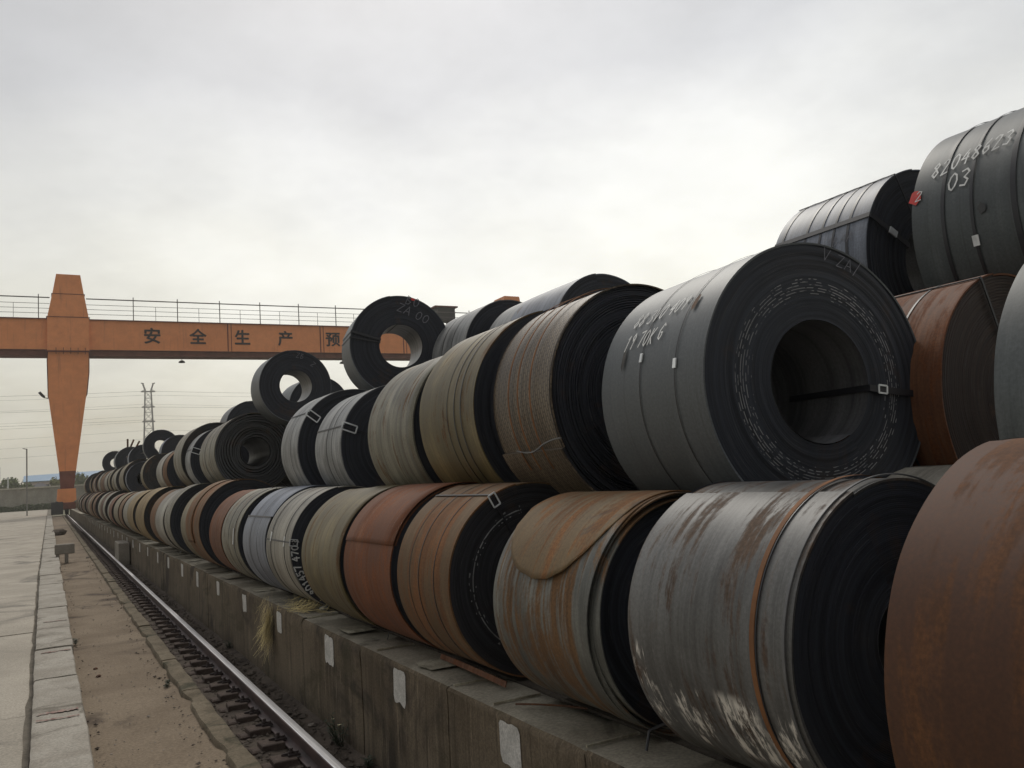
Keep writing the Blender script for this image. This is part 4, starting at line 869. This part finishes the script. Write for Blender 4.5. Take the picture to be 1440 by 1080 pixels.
def leg(xc, mirror=1):
    def prof(pts): return [P(xc+mirror*(x-1.9), z) for x, z in pts]
    mb = MB(); mb.prism(prof([(-.4, 18.15), (4.2, 18.15), (4.2, 22.3), (-.4, 22.3)]), -1.9, 1.9); a = mb.build('leg_head', m_or, crane)
    mb = MB(); mb.prism(prof([(-.36, 22.36), (4.16, 22.36), (3.68, 25.2), (.18, 25.2)]), -1.85, 1.85); mb.prism(prof([(.2, 25.26), (3.66, 25.26), (3.28, 27.7), (.62, 27.72)]), -1.8, 1.8); mb.build('leg_cap', m_or, crane)
    mb = MB(); mb.prism(prof([(-.5, 22.30), (4.3, 22.30), (4.3, 22.36), (-.5, 22.36)]), -1.98, 1.98); mb.prism(prof([(.08, 25.2), (3.78, 25.2), (3.78, 25.26), (.08, 25.26)]), -1.9, 1.9); mb.prism(prof([(-.5, 18.02), (4.3, 18.02), (4.3, 18.15), (-.5, 18.15)]), -2.0, 2.0)
    for k in range(5): x = .55+.8*k; mb.box(P(xc+x-1.9, 0)[0]-.03, P(xc+x-1.9, 0)[0]+.03, -2.0, -1.91, 17.7+EZ, 18.5+EZ)
    mb.build('flange', m_ordk, crane)
    mb = MB(); mb.prism(prof([(-.3, 18.02), (-.38, 16.8), (-.36, 16.0), (-.3, 12.7), (.80, 3.4), (2.60, 3.4), (3.85, 12.9), (4.12, 15.6), (4.14, 18.02)]), -1.6, 1.6); mb.build('leg', m_or, crane)
    mb = MB(); mb.prism(prof([(.80, 3.4), (.92, 1.3), (2.36, 1.3), (2.60, 3.4)]), -1.62, 1.62); mb.build('leg_foot', m_ordk, crane)
    mb = MB(); mb.prism(prof([(-.48, 18.0), (-.38, 18.0), (-.44, 15.9), (-.38, 12.6), (-.30, 12.6), (-.34, 16)]), -1.66, 1.66); mb.prism(prof([(4.14, 18.0), (4.22, 18.0), (4.2, 15.5), (3.95, 12.8), (3.87, 12.8), (4.1, 15.5)]), -1.66, 1.66); mb.build('edge_plate', m_ordk, crane)
    # bogie: sill beam, trucks and wheels
    mb = MB(); X0 = P(xc, 0)[0]
    mb.prism(prof([(.60, 1.26), (.50, -.1), (.75, -.35), (2.2, -.35), (2.55, -.1), (2.5, 1.26)]), -4.5, 4.5); mb.build('sill_beam', m_or, crane)
    for yy in (-3.6, 3.6):
        mb = MB(); mb.box(X0-1.0, X0+.55, yy-1.7, yy+1.7, EZ-1.15, EZ-.35, .06); bo = mb.build('bogie', m_ordk, crane)
        for wy in (-.95, .95):
            mb = MB(); n = 20; r_ = .42
            for (x0, x1, rr) in ((-.10, .10, r_), (.10, .14, r_+.06), (-.14, -.10, r_+.06), (-.17, .17, .12)):
                pr_ = [(x0, math.cos(2*PI*k/n)*rr, math.sin(2*PI*k/n)*rr) for k in range(n)]+[(x1, math.cos(2*PI*k/n)*rr, math.sin(2*PI*k/n)*rr) for k in range(n)]
                mb.add(pr_, [tuple(range(n)), tuple(range(n, 2*n))[::-1]]+[(k, (k+1) % n, n+(k+1) % n, n+k) for k in range(n)])
            wv = mb.build('wheel', m_dark, bo); wv.location = (0, yy+wy, .172+r_)
    mb = MB(); mb.box(X0-2.0, X0-.75, -5.4, -4.2, EZ-1.70, EZ-.25, .05); mb.box(X0-1.6, X0-.8, -4.2, -2.4, EZ-1.2, EZ-.2, .05); mb.build('drive_box', m_dark, crane)
    mb = MB(); mb.box(X0-.9, X0-.35, -5.1, -4.5, EZ-1.0, EZ-.55, .04); mb.build('red_drive_cover', flat_mat('red_cover', (.42, .06, .05), .6), crane)
leg(1.9)
leg(64.6)
mb = MB(); mb.box(P(-40, 0)[0], P(86, 0)[0], -1.4, 1.4, 18.3+EZ, 22.1+EZ); mb.build('girder', m_or, crane)
mb = MB(); mb.box(P(-40, 0)[0], P(86, 0)[0], -1.25, 1.25, 17.62+EZ, 18.28+EZ); mb.build('lower_girder', m_ordk, crane)
mb = MB(); mb.box(P(-40, 0)[0], P(86, 0)[0], -1.65, 1.65, 22.1+EZ, 22.18+EZ); mb.box(P(-40, 0)[0], P(86, 0)[0], -1.55, 1.55, 18.26+EZ, 18.32+EZ)
for x in (-18, 20.9, 33.5, 46, 58): mb.box(P(x, 0)[0]-.06, P(x, 0)[0]+.06, -1.46, -1.39, 18.3+EZ, 22.1+EZ); mb.box(P(x+.45, 0)[0]-.04, P(x+.45, 0)[0]+.04, -1.44, -1.39, 17.6+EZ, 22.1+EZ)
mb.build('girder_plate_seam', m_ordk, crane)
# handrails along the girder, front and back
for yy in (-1.6,):
    for (z, w_) in ((24.75, .12), (24.0, .05), (23.4, .05), (22.8, .05)):
        for (xa, xb) in ((-40, -.1), (3.9, 62.6), (66.7, 86)):
            mb = MB(); mb.bar((P(xa, 0)[0], yy, z+EZ), (P(xb, 0)[0], yy, z+EZ), w_); mb.build('handrail', m_rly, crane)
    x = -38.4
    while x < 85:
        if not (-.6 < x < 4.2 or 62.2 < x < 67.2):
            mb = MB(); mb.bar((0, yy, 22.18+EZ), (0, yy, 25.15+EZ), .10); o = mb.build('railing_post', m_rly, crane); o.location.x = P(x, 0)[0]
            mb = MB(); mb.bar((0, yy, 22.18+EZ), (0, yy, 24.0+EZ), .05); o = mb.build('railing_post', m_rly, crane); o.location.x = P(x+2.65, 0)[0]
        x += 5.3
# lettering: one child per character on the near side of the girder
for ch, x in zip('安全生产预', (11.5, 17.1, 22.8, 28.6, 35.3)):
    cu = bpy.data.curves.new('glyph', 'FONT'); cu.body = ch; cu.align_x = 'CENTER'; cu.size = 2.15; cu.extrude = .02; cu.offset = .010
    ob = bpy.data.objects.new('tmp', cu); COL.objects.link(ob); dg = bpy.context.evaluated_depsgraph_get(); me = bpy.data.meshes.new_from_object(ob.evaluated_get(dg)); bpy.data.objects.remove(ob)
    
    V0 = [tuple(v.co) for v in me.vertices]; F0 = [tuple(p.vertices) for p in me.polygons]; vv = []; ff = []
    for kk, (ax, ay) in enumerate(((0, 0), (.045, 0), (-.045, 0), (0, .04), (0, -.04))):
        ff += [tuple(i+len(vv) for i in p) for p in F0]; vv += [(a+ax, b+ay, c_z+kk*.004) for a, b, c_z in V0]
    me = bpy.data.meshes.new('girder_character'); me.from_pydata(vv, [], ff); me.materials.append(m_glyph); g = bpy.data.objects.new('girder_character', me); COL.objects.link(g); g.parent = crane
    g.rotation_euler = (PI/2, 0, 0); g.location = (P(x, 0)[0], -1.43, 20.2-.75+EZ)
# lamps under the girder and a floodlight on the leg
for x in (15.2, 37.0):
    o = empty('girder_lamp', (x, CY, 17.6+EZ)); tag(o, 'small dark dome lamp hanging under the girder %s' % ('left of the coils' if x < 20 else 'between the two open eyed coils'), 'lamp', 'lamps under the crane girder')
    mb = MB(); n = 14; rows = []
    for k in range(6):
        a = PI/2*k/5; rows.append([(math.cos(2*PI*j/n)*.42*math.sin(a), math.sin(2*PI*j/n)*.42*math.sin(a), -.30-.32*(1-math.cos(a))) for j in range(n+1)])
    mb.grid(rows); mb.build('lamp_dome', m_dark, o, 40); mb = MB(); mb.bar((0, 0, 0), (0, 0, -.32), .06); mb.build('lamp_stem', m_dark, o)
fl = empty('floodlight', (-.9, CY, 12.6+EZ)); tag(fl, 'small floodlight on a bracket at the left edge of the crane leg', 'floodlight')
mb = MB(); mb.prism([(-.5, .55), (-.15, .1), (.2, -.1), (.25, .1), (-.25, .7)], -.3, .3); mb.build('lamp_head', m_dark, fl); mb = MB(); mb.bar((0, 0, 0), (.6, 0, -.15), .09); mb.build('bracket', m_dark, fl)
tr = empty('crane_trolley', (53.3, CY, 22.2+EZ)); tag(tr, 'dark trolley cabin on the girder glimpsed right of the loftiest open eyed coil', 'crane trolley')
mb = MB(); mb.box(-1.5, 1.5, -1.2, 1.2, 1.4, 3.4, .1); mb.build('trolley_body', m_dark, tr); mb = MB(); mb.box(-1.9, 1.9, -1.5, 1.5, 3.4, 3.6); mb.build('trolley_roof', m_ordk, tr)
for s_ in (-1, 1):
    mb = MB(); mb.box(s_*1.2-.2, s_*1.2+.2, -1.3, 1.3, 0, 1.4); mb.build('trolley_leg', m_dark, tr)

# ================================================================== THINGS BY THE TRACK
m_conc = rough_mat('block_concrete', (.22, .195, .16), (.33, .30, .255), 2, 40)
bl = MB(); bl.box(1.60, 1.875, 26.0, 27.6, 0, .66, .02); tag(bl.build('concrete_block', m_conc), 'upright concrete block between the rail and the retaining wall', 'concrete block')
ba = empty('concrete_barrier', (.28, 29.5, 0)); tag(ba, 'low concrete barrier on two feet standing across the sandy strip', 'barrier')
mb = MB(); mb.box(-.22, .32, 0, .35, .30, .60, .02); mb.build('barrier_beam', m_conc, ba)
for x in (-.14, .10):
    mb = MB(); mb.box(x-.05, x+.05, .02, .30, .02, .30, .01); mb.build('barrier_foot', m_conc, ba)
bf = MB(); bf.prism([(2.1, .1), (3.3, .1), (3.3, 1.0), (2.7, 1.25), (2.2, 1.1)], 88, 90); tag(bf.build('rubble_block', m_conc, None, 30), 'grey broken concrete lump at the far end of the wall by the crane foot', 'concrete lump')
o = empty('steel_offcuts', (4.6, 62.5, 0)); tag(o, 'three rusty bars sticking up against the sky behind the far coils', 'scrap bars')
for (a, b) in (((4.45, 62, 1.4), (4.47, 62, 3.75)), ((4.55, 62, 3.0), (4.85, 62, 3.70)), ((4.9, 62, 3.0), (5.2, 62, 3.60))):
    mb = MB(); mb.bar(Vector(a)-Vector((4.6, 62.5, 0))+Vector((0, 0, EZ)), Vector(b)-Vector((4.6, 62.5, 0))+Vector((0, 0, EZ)), .11); mb.build('bar', brown, o)

# ================================================================== FAR BACKGROUND
m_bw = rough_mat('boundary_wall_grey', (.27, .255, .215), (.37, .35, .295), .4, 8, .95)
m_cop = rough_mat('boundary_coping', (.42, .39, .31), (.52, .49, .40), .5, 8)
bw = empty('boundary_wall', (0, 201, 0)); tag(bw, 'long grey panelled boundary wall with a pale coping behind the crane foot', 'wall')
x = -90; zt = 2.92+EZ-.26; zb_ = -.9
for k in range(44):
    mb = MB(); mb.box(.25, 5.75, -.08, .08, zb_, zt); o = mb.build('wall_panel', m_bw, bw); o.location.x = x
    mb = MB(); mb.box(-.25, .25, -.26, .2, zb_, zt); o = mb.build('wall_pillar', m_bw, bw); o.location.x = x
    mb = MB(); mb.box(0.005, 5.995, -.34, .34, zt+.004, zt+.30); o = mb.build('coping', m_cop, bw); o.location.x = x
    x += 6.0
m_leaf = {}
def leafmat(k, c):
    m, t, b = base_mat('foliage_'+k, .7, .3); oi = N(t, 'ShaderNodeTexCoord').outputs['Object']
    g = noi(t, oi, 1, 1, 1, 1.7, 4, .7); L(t, mixc(t, ramp(t, g, .3, .7), tuple(x*.55 for x in c), tuple(x*1.35 for x in c)), b.inputs['Base Color']); m_leaf[k] = m; return m
lm1 = leafmat('mid', (.085, .115, .030)); lm2 = leafmat('yellow', (.13, .135, .035)); lm3 = leafmat('dark', (.055, .075, .035))
m_bark = rough_mat('bark', (.07, .055, .04), (.12, .10, .08), 3, 20)
def tree(x, y, h, rw, mat, label, seed, group='trees behind the boundary wall', z0=-.2):
    rnd = random.Random(seed); o = empty('tree', (x, y, z0)); tag(o, label, 'tree', group)
    mb = MB(); hh = h*.45; mb.bar((0, 0, -1), (0, 0, hh), h*.05, n=7)
    for k in range(6):
        a = k*1.1+seed; mb.bar((0, 0, hh*(.6+.08*k)), (math.cos(a)*rw*.55, math.sin(a)*rw*.55, hh+rnd.uniform(.2, .4)*h), h*.018, n=5)
    mb.build('trunk', m_bark, o)
    mb = MB(); cl = [(Vector((rnd.gauss(0, rw*.42), rnd.gauss(0, rw*.42), h*rnd.uniform(.38, .86))), rw*rnd.uniform(.28, .46)) for _ in range(15)]
    for p, q in cl:
        for _ in range(110):
            d_ = Vector((rnd.gauss(0, 1), rnd.gauss(0, 1), rnd.gauss(0, .8))).normalized(); s_ = p+d_*q*rnd.uniform(.55, 1.12); n_ = (d_+Vector((rnd.gauss(0, .5), rnd.gauss(0, .5), rnd.gauss(0, .5)))).normalized()
            t1 = n_.orthogonal().normalized(); t2 = n_.cross(t1); k = h*.028*rnd.uniform(.6, 1.5)
            mb.add([s_+t1*k, s_+t2*k*.7, s_-t1*k, s_-t2*k*.7], [(0, 1, 2, 3)])
    mb.build('crown', mat, o)
tree(-8.2, 171, 5.8, 1.7, lm3, 'low dark tree at the far left edge above the boundary wall', 1)
tree(-5.6, 170, 6.9, 2.0, lm1, 'round green tree left of the tall lamp post', 2)
tree(-4.0, 172, 5.9, 1.5, lm1, 'smaller green tree right beside the tall lamp post', 3)
tree(.9, 168, 6.4, 1.9, lm2, 'yellow green tree in front of the blue roofed shed', 4)
tree(-1.0, 169, 5.0, 1.3, lm2, 'low yellowish bush like tree under the blue roof', 5)
tree(4.7, 170, 7.2, 2.2, lm1, 'green tree right of the crane leg above the boundary wall', 6)
tree(7.6, 172, 5.6, 1.8, lm3, 'dark low tree half hidden behind the far coils', 7)
for k in range(9): tree(16+k*9, 185+3*(k % 3), 6.0+(k % 4)*.7, 2.6, (lm1, lm3, lm2)[k % 3], 'tree of the line far behind the coil stacks', 20+k, 'tree line behind the stacks')
# hedge along the wall foot
rnd = random.Random(12); mb = MB()
for _ in range(14000):
    x = rnd.uniform(-40, 12); hgt = 1.25+.7*nz3(x*.35, 2); p = Vector((x, 199.9+rnd.gauss(0, .4), .05+rnd.random()*hgt)); n_ = Vector((rnd.gauss(0, 1), rnd.gauss(0, 1), rnd.gauss(0, 1))).normalized(); t1 = n_.orthogonal().normalized(); t2 = n_.cross(t1); k = rnd.uniform(.08, .18)
    mb.add([p+t1*k, p+t2*k*.7, p-t1*k, p-t2*k*.7], [(0, 1, 2, 3)])
tag(mb.build('hedge', leafmat('hedge', (.06, .085, .028))), kind='stuff', label='low green undergrowth along the foot of the boundary wall')
# blue roofed shed
sh = empty('factory_shed', (-4.9, 210, 0)); tag(sh, 'low factory shed with a blue metal roof behind the trees', 'shed')
mb = MB(); mb.box(0, 16, 0, 14, -1, 4.35+EZ); mb.build('wall', flat_mat('shed_wall', (.55, .45, .43), .9), sh)
mb = MB(); mb.add([(-.5, -.6, 4.3+EZ), (16.5, -.6, 4.3+EZ), (16.5, 5.5, 6.1+EZ), (-.5, 5.5, 5.7+EZ), (16.5, 14.5, 4.3+EZ), (-.5, 14.5, 4.3+EZ)], [(0, 1, 2, 3), (3, 2, 4, 5)]); o = mb.build('roof', flat_mat('blue_roof', (.10, .22, .36), .5), sh); s_ = o.modifiers.new('t', 'SOLIDIFY'); s_.thickness = .12
for k in range(7):
    mb = MB(); mb.box(.8+k*2.2, 2.2+k*2.2, -.06, -.01, 2.6+EZ, 3.5+EZ); mb.build('window', flat_mat('shed_glass', (.06, .07, .08), .2) if k == 0 else bpy.data.materials['shed_glass'], sh)
hs = empty('small_house', (-3.6, 190, 0)); tag(hs, 'little house with a dark hipped roof between tree and shed', 'house')
mb = MB(); mb.box(0, 3.2, 0, 3, -1, 2.3+EZ); mb.build('wall', bpy.data.materials['shed_wall'], hs)
mb = MB(); mb.add([(-.2, -.2, 2.3+EZ), (3.4, -.2, 2.3+EZ), (3.4, 3.2, 2.3+EZ), (-.2, 3.2, 2.3+EZ), (1.1, 1.5, 3.5+EZ), (2.1, 1.5, 3.5+EZ)], [(0, 1, 5, 4), (1, 2, 5), (2, 3, 4, 5), (3, 0, 4)]); mb.build('roof', flat_mat('dark_roof', (.07, .065, .08), .8), hs)
for o in [q for q in bpy.data.objects if q.parent is None and q.name.split('.')[0] in ('tree', 'factory_shed', 'small_house')]:
    k_ = 1.54; o.location = (o.location.x*k_, o.location.y*k_, (o.location.z-EZ)*k_+EZ); o.scale = (k_, k_, k_)
# posts
m_post = flat_mat('galvanised_grey', (.20, .20, .19), .6)
lp = empty('lamp_post', (-2.85, 127.5, 0)); tag(lp, 'tall thin grey pole standing in front of the boundary wall', 'pole')
mb = MB(); mb.bar((0, 0, -.3), (0, 0, 6.9+EZ), .17, n=8); mb.build('shaft', m_post, lp); mb = MB(); mb.bar((-.1, 0, 6.85+EZ), (-.45, 0, 6.95+EZ), .12, n=6); mb.build('lamp_head', m_post, lp)
mb = MB(); mb.bar((-7.9, 203, 0), (-7.9, 203, 5.3+EZ), .26, n=8); tag(mb.build('white_post', flat_mat('white_pole', (.6, .62, .6), .6)), 'short white post rising above the boundary wall at far left', 'post')
wt_ = empty('distant_tower', (-12.5, 480, 0)); tag(wt_, 'distant pale tower with two flat disc platforms above the trees', 'tower')
m_pale = flat_mat('distant_pale_steel', (.36, .33, .33), .8)
def disc(mb, x, y, z, r_, h_, n=18, top=1.0):
    pr_ = [(x+math.cos(2*PI*k/n)*r_, y+math.sin(2*PI*k/n)*r_, z) for k in range(n)]+[(x+math.cos(2*PI*k/n)*r_*top, y+math.sin(2*PI*k/n)*r_*top, z+h_) for k in range(n)]
    mb.add(pr_, [tuple(range(n))[::-1], tuple(range(n, 2*n))]+[(k, (k+1) % n, n+(k+1) % n, n+k) for k in range(n)])
for (x, z, r_, h_, nm) in ((0, 9.4, 1.9, 1.6, 'tank'), (3.6, 9.6, 1.5, 1.2, 'tank'), (-2.4, 6.3, 2.2, .5, 'disc_platform'), (4.6, 6.3, 2.4, .5, 'disc_platform')):
    mb = MB(); disc(mb, x+1.6, 0, z+EZ, r_, h_, top=.8); mb.build(nm, m_pale, wt_)
mb = MB()
for x in (.6, 2.4, 5.4, -.6): mb.bar((x, 0, 0), (x, 0, 9.4+EZ), .5)
mb.build('shaft', m_pale, wt_)
sl = empty('silo', (-25.0, 520, 0)); tag(sl, 'slim distant grey tower block at the far left edge', 'tower')
mb = MB(); mb.box(-1.6, 1.2, -2, 2, 0, 19+EZ); mb.build('tower_block', m_pale, sl); mb = MB(); mb.box(-3.4, -1.9, -2, 2, 17.3+EZ, 18+EZ); mb.build('gangway', m_pale, sl)

# lattice pylon
m_py = flat_mat('pylon_steel', (.20, .19, .19), .7)
py = empty('lattice_pylon', (42.0, 450, 0)); tag(py, 'tall steel lattice pylon with a forked top beyond the coil stacks', 'pylon')
def hw(z): return 2.9 if z < 5 else max(1.2, 2.9-1.5*(z-5)/45)
lv = [-2, 5, 11, 17, 22.5, 27.5, 32, 36, 40, 43.5, 47, 50.3]
def lat(z0, z1, mb):
    a, b = hw(z0), hw(z1); Z0, Z1 = z0+EZ, z1+EZ; c0 = [(-a, -a), (a, -a), (a, a), (-a, a)]; c1 = [(-b, -b), (b, -b), (b, b), (-b, b)]
    for k in range(4):
        k2 = (k+1) % 4; mb.bar((*c0[k], Z0), (*c1[k], Z1), .30); mb.bar((*c0[k], Z0), (*c1[k2], Z1), .13); mb.bar((*c0[k2], Z0), (*c1[k], Z1), .13); mb.bar((*c1[k], Z1), (*c1[k2], Z1), .16)
for a, b in zip(lv, lv[1:]):
    mb = MB(); lat(a, b, mb); mb.build('lattice_bay', m_py, py)
for z, wd in ((50.3, 3.2), (42.6, 2.9), (35.4, 2.9)):
    mb = MB()
    for yy in (-1, 1): mb.bar((-wd, yy, z+EZ), (wd, yy, z+EZ), .4); mb.bar((-wd, yy, z+EZ), (-1, yy, z+1.3+EZ), .15); mb.bar((wd, yy, z+EZ), (1, yy, z+1.3+EZ), .15)
    mb.build('cross_arm', m_py, py)
for s_ in (-1, 1):
    mb = MB(); mb.bar((s_*1.2, 0, 50.3+EZ), (s_*2.3, 0, 54+EZ), .7); mb.bar((s_*1.9, 0, 54.2+EZ), (s_*3.2, 0, 54.5+EZ), .5); mb.build('fork_arm', m_py, py)
m_wire = flat_mat('wire', (.16, .155, .15), .7)
wires = [(50.2, .13, 3.0), (48.6, .10, 3), (44.5, .09, 4), (42.4, .13, 2.5), (38.5, .09, 4), (36.6, .13, 2.5), (35.2, .10, 3), (31.2, .10, 4), (27.2, .09, 4), (22.5, .10, 4)]
for i, (z, r_, sag) in enumerate(wires):
    mb = MB(); xs = [-200+12*k for k in range(50)]; pts = []
    for x in xs: q = ((x+200) % 242)/242 if x < 42 else ((x-42) % 242)/242; pts.append((x, 450+(i % 3-1)*3, z+EZ-sag*4*q*(1-q)*.8))
    mb.path(pts, r_*.75); tag(mb.build('power_line', m_wire), 'thin overhead power line running level across the sky behind the crane', 'power line', 'power lines strung past the pylon')
# thin air haze round the whole scene, sky outside it
hm = bpy.data.materials.new('haze'); hm.use_nodes = True; t_ = hm.node_tree; t_.nodes.clear()
ho = N(t_, 'ShaderNodeOutputMaterial'); hv = N(t_, 'ShaderNodeVolumePrincipled'); hv.inputs['Color'].default_value = (.96, .93, .84, 1); hv.inputs['Density'].default_value = .0006; hv.inputs['Anisotropy'].default_value = .2
L(t_, hv.outputs[0], ho.inputs['Volume'])
mb = MB(); mb.box(-905, 1105, -155, 1605, EYE-4.2, EYE+58); tag(mb.build('haze', hm), kind='stuff')
print('objects', len(bpy.data.objects), 'tris', sum(len(o.data.polygons) for o in bpy.data.objects if o.type == 'MESH')*2)
